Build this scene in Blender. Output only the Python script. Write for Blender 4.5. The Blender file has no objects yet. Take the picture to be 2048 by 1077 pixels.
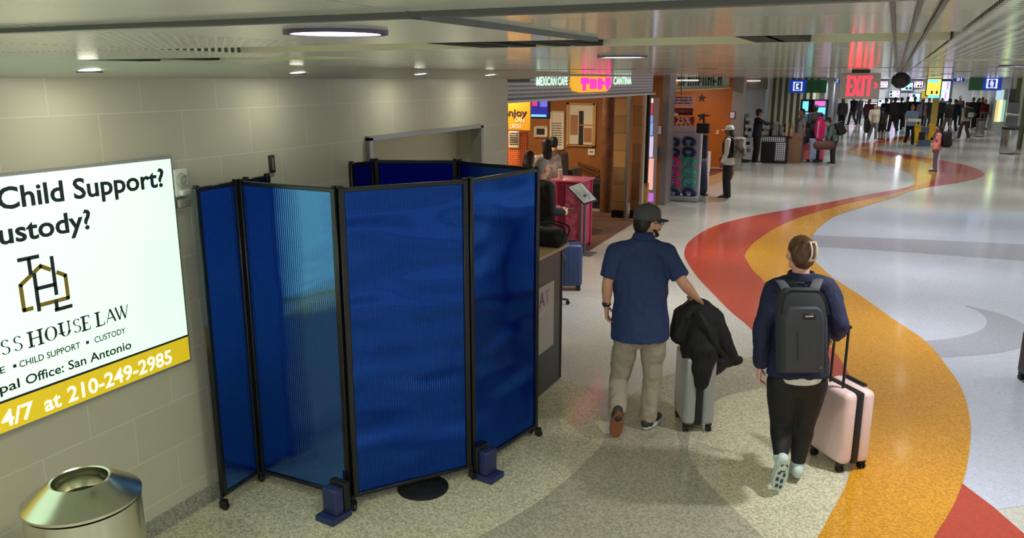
import bpy, bmesh, math, random
import numpy as np
from mathutils import Vector, Matrix, noise as mnoise

random.seed(7)
SC = bpy.context.scene
COL = SC.collection

# ------------------------------------------------------------------ camera, world, lights, exposure
H_CAM, F_PX, HOR, VPX = 2.65, 1600.0, 160.0, 1794.0
PITCH = math.atan((538.5 - HOR) / F_PX)
YAW = math.atan((VPX - 1024) * math.cos(PITCH) / F_PX)
HD = np.array([-math.sin(YAW), math.cos(YAW)])
RT = np.array([math.cos(YAW), math.sin(YAW)])

cam_d = bpy.data.cameras.new('camera')
cam = bpy.data.objects.new('camera', cam_d)
COL.objects.link(cam)
cam.location = (0, 0, H_CAM)
cam.rotation_euler = (math.pi / 2 - PITCH, 0, YAW)
cam_d.sensor_width = 36
cam_d.lens = 36 * F_PX / 2048
cam_d.clip_start = 0.02
cam_d.clip_end = 300
SC.camera = cam

world = bpy.data.worlds.new('world')
SC.world = world
world.use_nodes = True
wbg = world.node_tree.nodes['Background']
wbg.inputs['Color'].default_value = (0.92, 0.96, 1.0, 1)
wbg.inputs['Strength'].default_value = 0.55

SC.view_settings.view_transform = 'Standard'
SC.view_settings.look = 'None'
SC.view_settings.gamma = 1
SC.view_settings.use_curve_mapping = False
SC.view_settings.exposure = 0.3

CEIL = 2.73
LAMP_W = 15.0


def lamp(x, y, z, size, energy, color=(1, 0.97, 0.9), down=True, name='downlight_glow', rot=None, shape='DISK', spread=math.pi):
    d = bpy.data.lights.new(name, 'AREA')
    d.shape = shape
    d.size = size
    d.energy = energy
    d.color = color
    d.spread = spread
    o = bpy.data.objects.new(name, d)
    o.location = (x, y, z)
    if rot:
        o.rotation_euler = rot
    COL.objects.link(o)
    return o


# ------------------------------------------------------------------ pixel helpers (photo frame 2048x1077)
def ray(px, py):
    x = (px - 1024) / F_PX
    y = (py - 538.5) / F_PX
    fw = math.cos(PITCH) - y * math.sin(PITCH)
    dn = math.sin(PITCH) + y * math.cos(PITCH)
    v = HD * fw + RT * x
    return np.array([v[0], v[1], -dn])


def at(px, py, z=0.0):
    r = ray(px, py)
    return np.array([0, 0, H_CAM]) + r * ((z - H_CAM) / r[2])


def onx(px, py, X):
    r = ray(px, py)
    return np.array([0, 0, H_CAM]) + r * (X / r[0])


def ony(px, py, Y):
    r = ray(px, py)
    return np.array([0, 0, H_CAM]) + r * (Y / r[1])


def fwd_of(p):
    return float(np.dot(np.array(p)[:2], HD))


def W(px, py, fwd):
    r = ray(px, py)
    return np.array([0, 0, H_CAM]) + r * (fwd / float(np.dot(r[:2], HD)))


# ------------------------------------------------------------------ materials
def lin(c):
    out = []
    for v in c:
        v = v / 255.0
        out.append(v / 12.92 if v <= 0.04045 else ((v + 0.055) / 1.055) ** 2.4)
    return (out[0], out[1], out[2], 1)


MATS = {}


def mat(name, rgb, rough=0.5, metal=0.0, spec=0.5, noise=0.0, nscale=20.0, bump=0.0, bscale=40.0, emit=None, estr=0.0, coat=0.0, aniso=0.0):
    if name in MATS:
        return MATS[name]
    m = bpy.data.materials.new(name)
    m.use_nodes = True
    nt = m.node_tree
    b = nt.nodes['Principled BSDF']
    c = lin(rgb)
    b.inputs['Base Color'].default_value = c
    b.inputs['Roughness'].default_value = rough
    b.inputs['Metallic'].default_value = metal
    b.inputs['Specular IOR Level'].default_value = spec
    b.inputs['Coat Weight'].default_value = coat
    b.inputs['Anisotropic'].default_value = aniso
    tc = nt.nodes.new('ShaderNodeTexCoord')
    if noise > 0:
        n = nt.nodes.new('ShaderNodeTexNoise')
        n.inputs['Scale'].default_value = nscale
        n.inputs['Detail'].default_value = 4
        nt.links.new(tc.outputs['Object'], n.inputs['Vector'])
        r = nt.nodes.new('ShaderNodeMapRange')
        r.inputs['From Min'].default_value = 0.3
        r.inputs['From Max'].default_value = 0.7
        r.inputs['To Min'].default_value = 1 - noise
        r.inputs['To Max'].default_value = 1 + noise
        nt.links.new(n.outputs['Fac'], r.inputs['Value'])
        mx = nt.nodes.new('ShaderNodeVectorMath')
        mx.operation = 'SCALE'
        mx.inputs[0].default_value = c[:3]
        nt.links.new(r.outputs['Result'], mx.inputs['Scale'])
        nt.links.new(mx.outputs['Vector'], b.inputs['Base Color'])
    if bump > 0:
        n2 = nt.nodes.new('ShaderNodeTexNoise')
        n2.inputs['Scale'].default_value = bscale
        n2.inputs['Detail'].default_value = 5
        nt.links.new(tc.outputs['Object'], n2.inputs['Vector'])
        bp = nt.nodes.new('ShaderNodeBump')
        bp.inputs['Strength'].default_value = bump
        bp.inputs['Distance'].default_value = 0.02
        nt.links.new(n2.outputs['Fac'], bp.inputs['Height'])
        nt.links.new(bp.outputs['Normal'], b.inputs['Normal'])
    if emit is not None:
        b.inputs['Emission Color'].default_value = lin(emit)
        b.inputs['Emission Strength'].default_value = estr
    MATS[name] = m
    return m


def terrazzo(name, rgb, amp=0.25, fscale=90.0):
    m = bpy.data.materials.new(name)
    m.use_nodes = True
    nt = m.node_tree
    b = nt.nodes['Principled BSDF']
    c = lin(rgb)
    tc = nt.nodes.new('ShaderNodeTexCoord')
    v = nt.nodes.new('ShaderNodeTexVoronoi')
    v.inputs['Scale'].default_value = fscale
    nt.links.new(tc.outputs['Object'], v.inputs['Vector'])
    sep = nt.nodes.new('ShaderNodeSeparateColor')
    nt.links.new(v.outputs['Color'], sep.inputs['Color'])
    r = nt.nodes.new('ShaderNodeMapRange')
    r.inputs['To Min'].default_value = 1 - amp
    r.inputs['To Max'].default_value = 1 + amp
    nt.links.new(sep.outputs['Red'], r.inputs['Value'])
    n = nt.nodes.new('ShaderNodeTexNoise')
    n.inputs['Scale'].default_value = 0.8
    n.inputs['Detail'].default_value = 3
    nt.links.new(tc.outputs['Object'], n.inputs['Vector'])
    r2 = nt.nodes.new('ShaderNodeMapRange')
    r2.inputs['To Min'].default_value = 0.9
    r2.inputs['To Max'].default_value = 1.1
    nt.links.new(n.outputs['Fac'], r2.inputs['Value'])
    mm = nt.nodes.new('ShaderNodeMath')
    mm.operation = 'MULTIPLY'
    nt.links.new(r.outputs['Result'], mm.inputs[0])
    nt.links.new(r2.outputs['Result'], mm.inputs[1])
    mx = nt.nodes.new('ShaderNodeVectorMath')
    mx.operation = 'SCALE'
    mx.inputs[0].default_value = c[:3]
    nt.links.new(mm.outputs['Value'], mx.inputs['Scale'])
    nt.links.new(mx.outputs['Vector'], b.inputs['Base Color'])
    b.inputs['Roughness'].default_value = 0.13
    b.inputs['Specular IOR Level'].default_value = 0.55
    n3 = nt.nodes.new('ShaderNodeTexNoise')
    n3.inputs['Scale'].default_value = 2.2
    n3.inputs['Detail'].default_value = 3
    nt.links.new(tc.outputs['Object'], n3.inputs['Vector'])
    bp = nt.nodes.new('ShaderNodeBump')
    bp.inputs['Strength'].default_value = 0.05
    bp.inputs['Distance'].default_value = 0.02
    nt.links.new(n3.outputs['Fac'], bp.inputs['Height'])
    nt.links.new(bp.outputs['Normal'], b.inputs['Normal'])
    return m


def brick_mat(name, rgb, mort, w, h, axes='YZ', msize=0.004, rough=0.45, offset=0.5, off=(0, 0), vary=0.05):
    m = bpy.data.materials.new(name)
    m.use_nodes = True
    nt = m.node_tree
    b = nt.nodes['Principled BSDF']
    tc = nt.nodes.new('ShaderNodeTexCoord')
    sp = nt.nodes.new('ShaderNodeSeparateXYZ')
    nt.links.new(tc.outputs['Object'], sp.inputs[0])
    cb = nt.nodes.new('ShaderNodeCombineXYZ')
    for i, a in enumerate(axes):
        ad = nt.nodes.new('ShaderNodeMath')
        ad.operation = 'ADD'
        ad.inputs[1].default_value = off[i]
        nt.links.new(sp.outputs[a], ad.inputs[0])
        nt.links.new(ad.outputs[0], cb.inputs[i])
    br = nt.nodes.new('ShaderNodeTexBrick')
    br.inputs['Scale'].default_value = 1
    br.inputs['Brick Width'].default_value = w
    br.inputs['Row Height'].default_value = h
    br.inputs['Mortar Size'].default_value = msize
    br.inputs['Mortar Smooth'].default_value = 0.2
    br.offset = offset
    c = lin(rgb)
    br.inputs['Color1'].default_value = [v * (1 - vary) for v in c[:3]] + [1]
    br.inputs['Color2'].default_value = [v * (1 + vary) for v in c[:3]] + [1]
    br.inputs['Mortar'].default_value = lin(mort)
    nt.links.new(cb.outputs[0], br.inputs['Vector'])
    nt.links.new(br.outputs['Color'], b.inputs['Base Color'])
    bp = nt.nodes.new('ShaderNodeBump')
    bp.inputs['Strength'].default_value = 0.5
    bp.inputs['Distance'].default_value = 0.004
    bp.invert = True
    nt.links.new(br.outputs['Fac'], bp.inputs['Height'])
    nt.links.new(bp.outputs['Normal'], b.inputs['Normal'])
    b.inputs['Roughness'].default_value = rough
    return m


def perf_mat(name, rgb, hole, pitch=0.02, rad=0.3, axes='XY', rough=0.15):
    """sheet metal with a square grid of round perforations"""
    m = bpy.data.materials.new(name)
    m.use_nodes = True
    nt = m.node_tree
    b = nt.nodes['Principled BSDF']
    tc = nt.nodes.new('ShaderNodeTexCoord')
    sp = nt.nodes.new('ShaderNodeSeparateXYZ')
    nt.links.new(tc.outputs['Object'], sp.inputs[0])
    sq = []
    for a in axes:
        k = nt.nodes.new('ShaderNodeMath'); k.operation = 'MULTIPLY'; k.inputs[1].default_value = 1 / pitch
        nt.links.new(sp.outputs[a], k.inputs[0])
        f = nt.nodes.new('ShaderNodeMath'); f.operation = 'FRACT'
        nt.links.new(k.outputs[0], f.inputs[0])
        s = nt.nodes.new('ShaderNodeMath'); s.operation = 'SUBTRACT'; s.inputs[1].default_value = 0.5
        nt.links.new(f.outputs[0], s.inputs[0])
        p = nt.nodes.new('ShaderNodeMath'); p.operation = 'POWER'; p.inputs[1].default_value = 2
        ab = nt.nodes.new('ShaderNodeMath'); ab.operation = 'ABSOLUTE'
        nt.links.new(s.outputs[0], ab.inputs[0])
        nt.links.new(ab.outputs[0], p.inputs[0])
        sq.append(p)
    ad = nt.nodes.new('ShaderNodeMath'); ad.operation = 'ADD'
    nt.links.new(sq[0].outputs[0], ad.inputs[0]); nt.links.new(sq[1].outputs[0], ad.inputs[1])
    lt = nt.nodes.new('ShaderNodeMath'); lt.operation = 'LESS_THAN'; lt.inputs[1].default_value = rad * rad
    nt.links.new(ad.outputs[0], lt.inputs[0])
    mx = nt.nodes.new('ShaderNodeMix'); mx.data_type = 'RGBA'
    mx.inputs[6].default_value = lin(rgb)
    mx.inputs[7].default_value = lin(hole)
    nt.links.new(lt.outputs[0], mx.inputs[0])
    nt.links.new(mx.outputs[2], b.inputs['Base Color'])
    b.inputs['Roughness'].default_value = rough
    return m


def poly_blue(name='blue_polycarbonate', wavy=False):
    """twin-wall polycarbonate: fine vertical ribs, deep blue, partly see-through"""
    m = bpy.data.materials.new(name)
    m.use_nodes = True
    nt = m.node_tree
    nt.nodes.remove(nt.nodes['Principled BSDF'])
    out = nt.nodes['Material Output']
    tc = nt.nodes.new('ShaderNodeTexCoord')
    wv = nt.nodes.new('ShaderNodeUVMap')
    sp = nt.nodes.new('ShaderNodeSeparateXYZ')
    nt.links.new(wv.outputs[0], sp.inputs[0])
    k = nt.nodes.new('ShaderNodeMath'); k.operation = 'MULTIPLY'; k.inputs[1].default_value = 2 * math.pi / 0.016
    nt.links.new(sp.outputs['X'], k.inputs[0])
    sn = nt.nodes.new('ShaderNodeMath'); sn.operation = 'SINE'
    nt.links.new(k.outputs[0], sn.inputs[0])
    bp = nt.nodes.new('ShaderNodeBump')
    bp.inputs['Strength'].default_value = 0.35
    bp.inputs['Distance'].default_value = 0.0006
    nt.links.new(sn.outputs[0], bp.inputs['Height'])
    nz = nt.nodes.new('ShaderNodeTexNoise')
    nz.inputs['Scale'].default_value = 1.6
    nz.inputs['Detail'].default_value = 1
    if wavy:
        mp = nt.nodes.new('ShaderNodeMapping')
        mp.inputs['Scale'].default_value = (0.5, 0.5, 1.7)
        nt.links.new(tc.outputs['Object'], mp.inputs['Vector'])
        nt.links.new(mp.outputs['Vector'], nz.inputs['Vector'])
    else:
        nt.links.new(tc.outputs['Object'], nz.inputs['Vector'])
    bp2 = nt.nodes.new('ShaderNodeBump')
    bp2.inputs['Strength'].default_value = 0.5
    bp2.inputs['Distance'].default_value = 0.22 if wavy else 0.03
    nt.links.new(nz.outputs['Fac'], bp2.inputs['Height'])
    nt.links.new(bp2.outputs['Normal'], bp.inputs['Normal'])
    df = nt.nodes.new('ShaderNodeBsdfDiffuse')
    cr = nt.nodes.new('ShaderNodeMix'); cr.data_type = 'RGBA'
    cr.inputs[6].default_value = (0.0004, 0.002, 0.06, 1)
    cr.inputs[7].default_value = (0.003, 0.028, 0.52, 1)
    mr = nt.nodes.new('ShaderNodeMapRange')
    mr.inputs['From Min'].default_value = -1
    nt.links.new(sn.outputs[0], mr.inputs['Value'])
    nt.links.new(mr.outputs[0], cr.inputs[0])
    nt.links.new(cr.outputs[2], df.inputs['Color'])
    tl = nt.nodes.new('ShaderNodeBsdfTranslucent')
    tl.inputs['Color'].default_value = (0.004, 0.03, 0.5, 1)
    tr = nt.nodes.new('ShaderNodeBsdfTransparent')
    tr.inputs['Color'].default_value = (0.004, 0.045, 0.55, 1)
    gl = nt.nodes.new('ShaderNodeBsdfGlossy')
    gl.inputs['Roughness'].default_value = 0.07
    gl.inputs['Color'].default_value = (0.07, 0.30, 1.0, 1) if wavy else (0.20, 0.52, 1.0, 1)
    for s in (df, gl, tl):
        nt.links.new(bp.outputs['Normal'], s.inputs['Normal'])
    m1 = nt.nodes.new('ShaderNodeMixShader'); m1.inputs[0].default_value = 0.4
    nt.links.new(df.outputs[0], m1.inputs[1]); nt.links.new(tl.outputs[0], m1.inputs[2])
    m2 = nt.nodes.new('ShaderNodeMixShader'); m2.inputs[0].default_value = 0.42
    nt.links.new(m1.outputs[0], m2.inputs[1]); nt.links.new(tr.outputs[0], m2.inputs[2])
    lw = nt.nodes.new('ShaderNodeLayerWeight'); lw.inputs['Blend'].default_value = 0.5
    pw = nt.nodes.new('ShaderNodeMath'); pw.operation = 'POWER'; pw.inputs[1].default_value = 3.2
    nt.links.new(lw.outputs['Facing'], pw.inputs[0])
    ml = nt.nodes.new('ShaderNodeMath'); ml.operation = 'MULTIPLY_ADD'; ml.inputs[1].default_value = 0.75; ml.inputs[2].default_value = 0.18 if wavy else 0.31
    nt.links.new(pw.outputs[0], ml.inputs[0])
    m3 = nt.nodes.new('ShaderNodeMixShader')
    nt.links.new(ml.outputs[0], m3.inputs[0])
    nt.links.new(m2.outputs[0], m3.inputs[1]); nt.links.new(gl.outputs[0], m3.inputs[2])
    nt.links.new(m3.outputs[0], out.inputs['Surface'])
    return m


M = mat
STEEL = lambda: mat('brushed_steel', (176, 176, 172), 0.24, 1.0, noise=0.06, nscale=6)
BLACK = lambda: mat('black_metal', (16, 16, 19), 0.35)
BLKPL = lambda: mat('black_plastic', (18, 18, 20), 0.5)
WHITE = lambda: mat('white_paint', (225, 225, 220), 0.5)
SKIN = lambda: mat('skin_light', (214, 160, 132), 0.5, noise=0.06, nscale=18)
SKIN2 = lambda: mat('skin_brown', (140, 92, 66), 0.5)
EYE = lambda: mat('eye_dark', (24, 18, 16), 0.2)

# ------------------------------------------------------------------ mesh builder
ORG = {}


def unit(v):
    v = np.array(v, float)
    n = np.linalg.norm(v)
    return v / n if n > 1e-9 else np.array([0, 0, 1.0])


class MB:
    def __init__(self):
        self.v = []
        self.f = []
        self.m = []
        self.uv = {}
        self.M = Matrix.Identity(4)

    def add(self, verts, faces, mi=0, uvs=None):
        o = len(self.v)
        for p in verts:
            q = self.M @ Vector(p)
            self.v.append((q.x, q.y, q.z))
        for k, f in enumerate(faces):
            self.f.append(tuple(i + o for i in f))
            self.m.append(mi)
            if uvs:
                self.uv[len(self.f) - 1] = uvs[k]
        return self

    def box(self, c, s, mi=0, R=None):
        c = np.array(c, float)
        h = np.array(s, float) / 2
        vs = []
        for i in (-1, 1):
            for j in (-1, 1):
                for k in (-1, 1):
                    p = np.array([i, j, k]) * h
                    if R is not None:
                        p = np.array(R) @ p
                    vs.append(c + p)
        fs = [(0, 1, 3, 2), (4, 6, 7, 5), (0, 4, 5, 1), (2, 3, 7, 6), (0, 2, 6, 4), (1, 5, 7, 3)]
        return self.add(vs, fs, mi)

    def bar(self, p0, p1, w, d, mi=0, up=(0, 0, 1)):
        """rectangular bar from p0 to p1"""
        p0 = np.array(p0, float); p1 = np.array(p1, float)
        t = p1 - p0
        L = np.linalg.norm(t)
        t = t / L
        u = np.array(up, float)
        if abs(np.dot(u, t)) > 0.95:
            u = np.array([1.0, 0, 0])
        s = unit(np.cross(t, u))
        n = np.cross(s, t)
        R = np.array([s, t, n]).T
        return self.box((p0 + p1) / 2, (w, L, d), mi, R)

    def rbox(self, c, s, r, mi=0, R=None, seg=3):
        bm = bmesh.new()
        bmesh.ops.create_cube(bm, size=1)
        for v in bm.verts:
            v.co = Vector((v.co.x * s[0], v.co.y * s[1], v.co.z * s[2]))
        bmesh.ops.bevel(bm, geom=list(bm.edges), offset=min(r, min(s) * 0.49), segments=seg, affect='EDGES', profile=0.5)
        bm.verts.index_update()
        vs = []
        for v in bm.verts:
            p = np.array(v.co)
            if R is not None:
                p = np.array(R) @ p
            vs.append(p + np.array(c))
        fs = [tuple(v.index for v in f.verts) for f in bm.faces]
        bm.free()
        return self.add(vs, fs, mi)

    def rings(self, rings, mi=0, cap=True, closed=False):
        n = len(rings[0])
        vs = [p for r in rings for p in r]
        fs = []
        R = len(rings)
        for i in range(R if closed else R - 1):
            j = (i + 1) % R
            for k in range(n):
                l = (k + 1) % n
                fs.append((i * n + k, i * n + l, j * n + l, j * n + k))
        if cap and not closed:
            fs.append(tuple(range(n - 1, -1, -1)))
            fs.append(tuple((R - 1) * n + k for k in range(n)))
        return self.add(vs, fs, mi)

    def tube(self, pts, rad, mi=0, seg=14, side=None, dome=True, d0=1.0, d1=1.0):
        """round-ended tube through pts; rad = float or (rx, ry) per point, rx along side"""
        pts = [np.array(p, float) for p in pts]
        n = len(pts)
        if not isinstance(rad, (list,)):
            rad = [rad] * n
        rr = [(r, r) if np.isscalar(r) else tuple(r) for r in rad]
        tg = []
        for i in range(n):
            a = pts[max(0, i - 1)]
            b = pts[min(n - 1, i + 1)]
            tg.append(unit(b - a))
        frames = []
        prev = None
        for i in range(n):
            t = tg[i]
            if side is not None:
                s = np.array(side if np.ndim(side) == 1 else side[i], float)
            elif prev is not None:
                s = prev
            else:
                s = np.array([1.0, 0, 0]) if abs(t[0]) < 0.8 else np.array([0, 1.0, 0])
            s = unit(s - t * np.dot(s, t))
            prev = s
            frames.append((s, np.cross(t, s)))
        rings = []

        def ring(c, fr, rx, ry):
            return [c + fr[0] * rx * math.cos(2 * math.pi * k / seg) + fr[1] * ry * math.sin(2 * math.pi * k / seg) for k in range(seg)]
        if dome:
            m = min(rr[0])
            for a in (80, 55, 28):
                rings.append(ring(pts[0] - tg[0] * m * d0 * math.sin(math.radians(a)), frames[0], rr[0][0] * math.cos(math.radians(a)), rr[0][1] * math.cos(math.radians(a))))
        for i in range(n):
            rings.append(ring(pts[i], frames[i], *rr[i]))
        if dome:
            m = min(rr[-1])
            for a in (28, 55, 80):
                rings.append(ring(pts[-1] + tg[-1] * m * d1 * math.sin(math.radians(a)), frames[-1], rr[-1][0] * math.cos(math.radians(a)), rr[-1][1] * math.cos(math.radians(a))))
        return self.rings(rings, mi)

    def ell(self, c, r, mi=0, R=None, seg=16, rows=10):
        c = np.array(c, float)
        rings = []
        for i in range(rows + 1):
            a = -math.pi / 2 + math.pi * i / rows
            if i == 0:
                a += 0.12
            if i == rows:
                a -= 0.12
            ring = []
            for k in range(seg):
                b = 2 * math.pi * k / seg
                p = np.array([r[0] * math.cos(a) * math.cos(b), r[1] * math.cos(a) * math.sin(b), r[2] * math.sin(a)])
                if R is not None:
                    p = np.array(R) @ p
                ring.append(c + p)
            rings.append(ring)
        return self.rings(rings, mi)

    def lathe(self, c, prof, mi=0, seg=32, cap=True):
        rings = [[(c[0] + r * math.cos(2 * math.pi * k / seg), c[1] + r * math.sin(2 * math.pi * k / seg), c[2] + z) for k in range(seg)] for r, z in prof]
        return self.rings(rings, mi, cap)

    def prism(self, poly, o, u, v, th, mi=0):
        """2-D polygon in the frame o + a*u + b*v, extruded th along u x v"""
        o = np.array(o, float); u = np.array(u, float); v = np.array(v, float)
        n = unit(np.cross(u, v))
        k = len(poly)
        a = [o + u * p[0] + v * p[1] for p in poly]
        b = [q + n * th for q in a]
        fs = [tuple(range(k - 1, -1, -1)), tuple(range(k, 2 * k))]
        for i in range(k):
            j = (i + 1) % k
            fs.append((i, j, k + j, k + i))
        return self.add(a + b, fs, mi)

    def text(self, s, o, u, v, height, width=None, th=0.002, mi=0, bold=0.0, align='LEFT'):
        """flat raised lettering: cap height and total width in metres, baseline at o"""
        cu = bpy.data.curves.new('t', 'FONT')
        cu.body = s
        cu.offset = bold
        cu.resolution_u = 3
        ob = bpy.data.objects.new('t', cu)
        COL.objects.link(ob)
        dg = bpy.context.evaluated_depsgraph_get()
        me = bpy.data.meshes.new_from_object(ob.evaluated_get(dg))
        co = np.array([p.co for p in me.vertices])
        fs = [tuple(p.vertices) for p in me.polygons]
        bpy.data.objects.remove(ob)
        bpy.data.curves.remove(cu)
        if len(co) == 0:
            return self
        x0, x1 = co[:, 0].min(), co[:, 0].max()
        ky = height / 0.69
        kx = ky if width is None else width / (x1 - x0)
        wd = (x1 - x0) * kx
        ax = {'LEFT': 0, 'CENTER': -wd / 2, 'RIGHT': -wd}[align]
        o = np.array(o, float); u = np.array(u, float); v = np.array(v, float)
        n = unit(np.cross(u, v))
        A = [o + u * ((c[0] - x0) * kx + ax) + v * c[1] * ky + n * th for c in co]
        self.add(A, fs, mi)
        bpy.data.meshes.remove(me)
        return self

    def mesh(self, name, mats, smooth=False, org=(0, 0, 0)):
        me = bpy.data.meshes.new(name)
        o = np.array(org, float)
        vv = (np.array(self.v) - o) if len(self.v) else np.zeros((0, 3))
        me.from_pydata([tuple(p) for p in vv], [], self.f)
        if not isinstance(mats, (list, tuple)):
            mats = [mats]
        for m in mats:
            me.materials.append(m)
        me.polygons.foreach_set('material_index', self.m)
        if self.uv:
            ul = me.uv_layers.new(name='UVMap')
            for p in me.polygons:
                if p.index in self.uv:
                    for li, q in zip(p.loop_indices, self.uv[p.index]):
                        ul.data[li].uv = q
        bm = bmesh.new()
        bm.from_mesh(me)
        bmesh.ops.recalc_face_normals(bm, faces=bm.faces)
        bm.to_mesh(me)
        bm.free()
        if smooth:
            me.polygons.foreach_set('use_smooth', [True] * len(me.polygons))
            if smooth != 'full':
                try:
                    me.set_sharp_from_angle(angle=math.radians(40))
                except Exception:
                    pass
        me.update()
        return me

    def build(self, name, mats, parent=None, smooth=True):
        org = ORG[parent.name] if parent else (0, 0, 0)
        me = self.mesh(name, mats, smooth, org)
        return link(name, me, parent)

    def remesh(self, voxel, iters=3, fac=0.5):
        """fuse the closed shapes collected so far into one continuous surface"""
        me = self.mesh('tmp', [BLACK()])
        ob = bpy.data.objects.new('tmp', me)
        COL.objects.link(ob)
        r = ob.modifiers.new('r', 'REMESH')
        r.mode = 'VOXEL'
        r.voxel_size = voxel
        if iters:
            s = ob.modifiers.new('s', 'SMOOTH')
            s.iterations = iters
            s.factor = fac
        dg = bpy.context.evaluated_depsgraph_get()
        m2 = bpy.data.meshes.new_from_object(ob.evaluated_get(dg))
        n = len(m2.vertices)
        co = np.empty(n * 3)
        m2.vertices.foreach_get('co', co)
        fs = [tuple(p.vertices) for p in m2.polygons]
        bpy.data.objects.remove(ob)
        bpy.data.meshes.remove(me)
        bpy.data.meshes.remove(m2)
        self.v = [tuple(p) for p in co.reshape(-1, 3)]
        self.f = fs
        self.m = [0] * len(fs)
        self.uv = {}
        return self

    def ripple(self, amp, scale, stretch=(1, 1, 1), seed=0):
        """cloth folds: move the surface along its normals by smooth noise"""
        me = self.mesh('tmp', [BLACK()])
        nv = [np.array(v.normal) for v in me.vertices]
        bpy.data.meshes.remove(me)
        out = []
        for p, n in zip(self.v, nv):
            q = Vector((p[0] * scale * stretch[0] + seed, p[1] * scale * stretch[1] + seed * 2, p[2] * scale * stretch[2]))
            d = mnoise.noise(q) + 0.5 * mnoise.noise(q * 2.3)
            out.append(tuple(np.array(p) + n * amp * d))
        self.v = out
        return self


def link(name, me, parent=None):
    o = bpy.data.objects.new(name, me)
    COL.objects.link(o)
    if parent:
        o.parent = parent
        ORG[o.name] = ORG[parent.name]
    else:
        ORG[o.name] = (0, 0, 0)
    return o


def tag(o, label, cat, group=None, kind=None):
    if label:
        o['label'] = label
    if cat:
        o['category'] = cat
    if group:
        o['group'] = group
    if kind:
        o['kind'] = kind
    return o


def thing(name, loc, label, cat, group=None):
    o = bpy.data.objects.new(name, None)
    o.empty_display_size = 0.1
    o.location = tuple(float(v) for v in loc)
    COL.objects.link(o)
    ORG[o.name] = tuple(float(v) for v in loc)
    return tag(o, label, cat, group)


def struct(o, label=None):
    o['kind'] = 'structure'
    if label:
        o['label'] = label
    return o


def dup(root, loc, label=None, group=None, rotz=None, mats=None):
    """copy a thing with its parts and sub-parts"""
    r = root.copy()
    COL.objects.link(r)
    r.location = loc
    ORG[r.name] = tuple(loc)
    if rotz is not None:
        r.rotation_euler = (0, 0, rotz)
    if label:
        r['label'] = label
    if group:
        r['group'] = group
    for ch in list(root.children):
        c = ch.copy()
        COL.objects.link(c)
        c.parent = r
        for g in list(ch.children):
            d = g.copy()
            COL.objects.link(d)
            d.parent = c
    return r


def rotz(a):
    c, s = math.cos(a), math.sin(a)
    return np.array([[c, -s, 0], [s, c, 0], [0, 0, 1]])


def catmull(pts, n=6):
    P = [np.array(p, float) for p in pts]
    out = []
    for i in range(len(P) - 1):
        p0 = P[max(0, i - 1)]; p1 = P[i]; p2 = P[i + 1]; p3 = P[min(len(P) - 1, i + 2)]
        for k in range(n):
            t = k / n
            out.append(0.5 * ((2 * p1) + (-p0 + p2) * t + (2 * p0 - 5 * p1 + 4 * p2 - p3) * t * t + (-p0 + 3 * p1 - 3 * p2 + p3) * t ** 3))
    out.append(P[-1])
    return out
# ================================================================== SETTING
MX = -3.75          # face of the left wall
SX = -4.2           # storefront line of the cafe

T_base = terrazzo('terrazzo_pale', (186, 184, 176), 0.14)
T_near = terrazzo('terrazzo_beige', (198, 194, 166), 0.34)
T_grey = terrazzo('terrazzo_greige', (166, 162, 143), 0.30)
T_red = terrazzo('terrazzo_red', (172, 68, 52), 0.12)
T_gold = terrazzo('terrazzo_gold', (200, 142, 40), 0.28)
T_blue = terrazzo('terrazzo_cool', (184, 190, 206), 0.10)  # cool greys mix the tint of the light with the stone's own tone
T_band = terrazzo('terrazzo_lilac', (160, 162, 176), 0.10)
T_tan = terrazzo('terrazzo_tan', (190, 160, 118), 0.12)

RL = [(1702, 905), (1660, 848), (1612, 790), (1560, 728), (1503, 660), (1460.7, 623), (1428, 590), (1395, 555), (1373, 522), (1368.7, 505.7), (1376.7, 485.7), (1406, 463.7), (1446, 447), (1504.5, 432.7), (1574, 420), (1647, 407), (1720, 392.5), (1811, 376), (1835, 371)]
RG = [(1702, 905), (1712, 880), (1718, 840), (1715, 800), (1706, 770), (1690, 735), (1655, 690), (1610, 655), (1560, 605), (1526, 562), (1504.5, 540), (1491.7, 518.5), (1490, 511), (1501, 493), (1526, 473), (1563, 451), (1603, 434.5), (1650.6, 420), (1709, 405), (1775, 391), (1818.6, 379), (1835, 374)]
GR = [(1795, 1200), (1868, 1077), (1905, 1016), (1924, 970), (1934, 934), (1941, 880), (1940, 840), (1925, 783), (1893, 733), (1850, 683), (1787, 640), (1764, 623), (1720, 591.6), (1669, 558.7), (1639.7, 533), (1627, 518.5), (1621, 493), (1625, 473), (1639.7, 454.6), (1665, 436), (1701.8, 421.7), (1745.6, 409), (1785.8, 396), (1818.6, 383.4), (1835, 377)]
GL = [(1560, 1200), (1635, 1077), (1660, 1032), (1690, 975), (1702, 935), (1708, 905)] + RG[1:]
LO = [(1811, 383), (1835, 379), (1870, 372.4), (1921, 365), (1957, 356), (1969, 348.7), (1957, 339.6), (1928, 330), (1884, 321), (1829.6, 312), (1775, 303), (1738, 299), (1716, 296)]
LI = [(1811, 376), (1835, 371), (1858, 365), (1873, 357), (1880, 347), (1872, 335), (1862, 328.6), (1833, 321), (1775, 312), (1731, 303), (1712, 298)]
LG = [(1805, 377), (1826, 370), (1829.6, 361.5), (1822, 350.5), (1804, 339.6), (1767.5, 328.6), (1731, 317.7), (1701.8, 308.5), (1692, 302), (1700, 296)]
U0 = [(1699, 302), (1706, 293), (1720, 288), (1756.5, 281), (1811, 272), (1880, 264)]
U1 = [(1712, 300), (1722, 295), (1740, 291), (1775, 284), (1811, 278), (1880, 268)]
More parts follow.
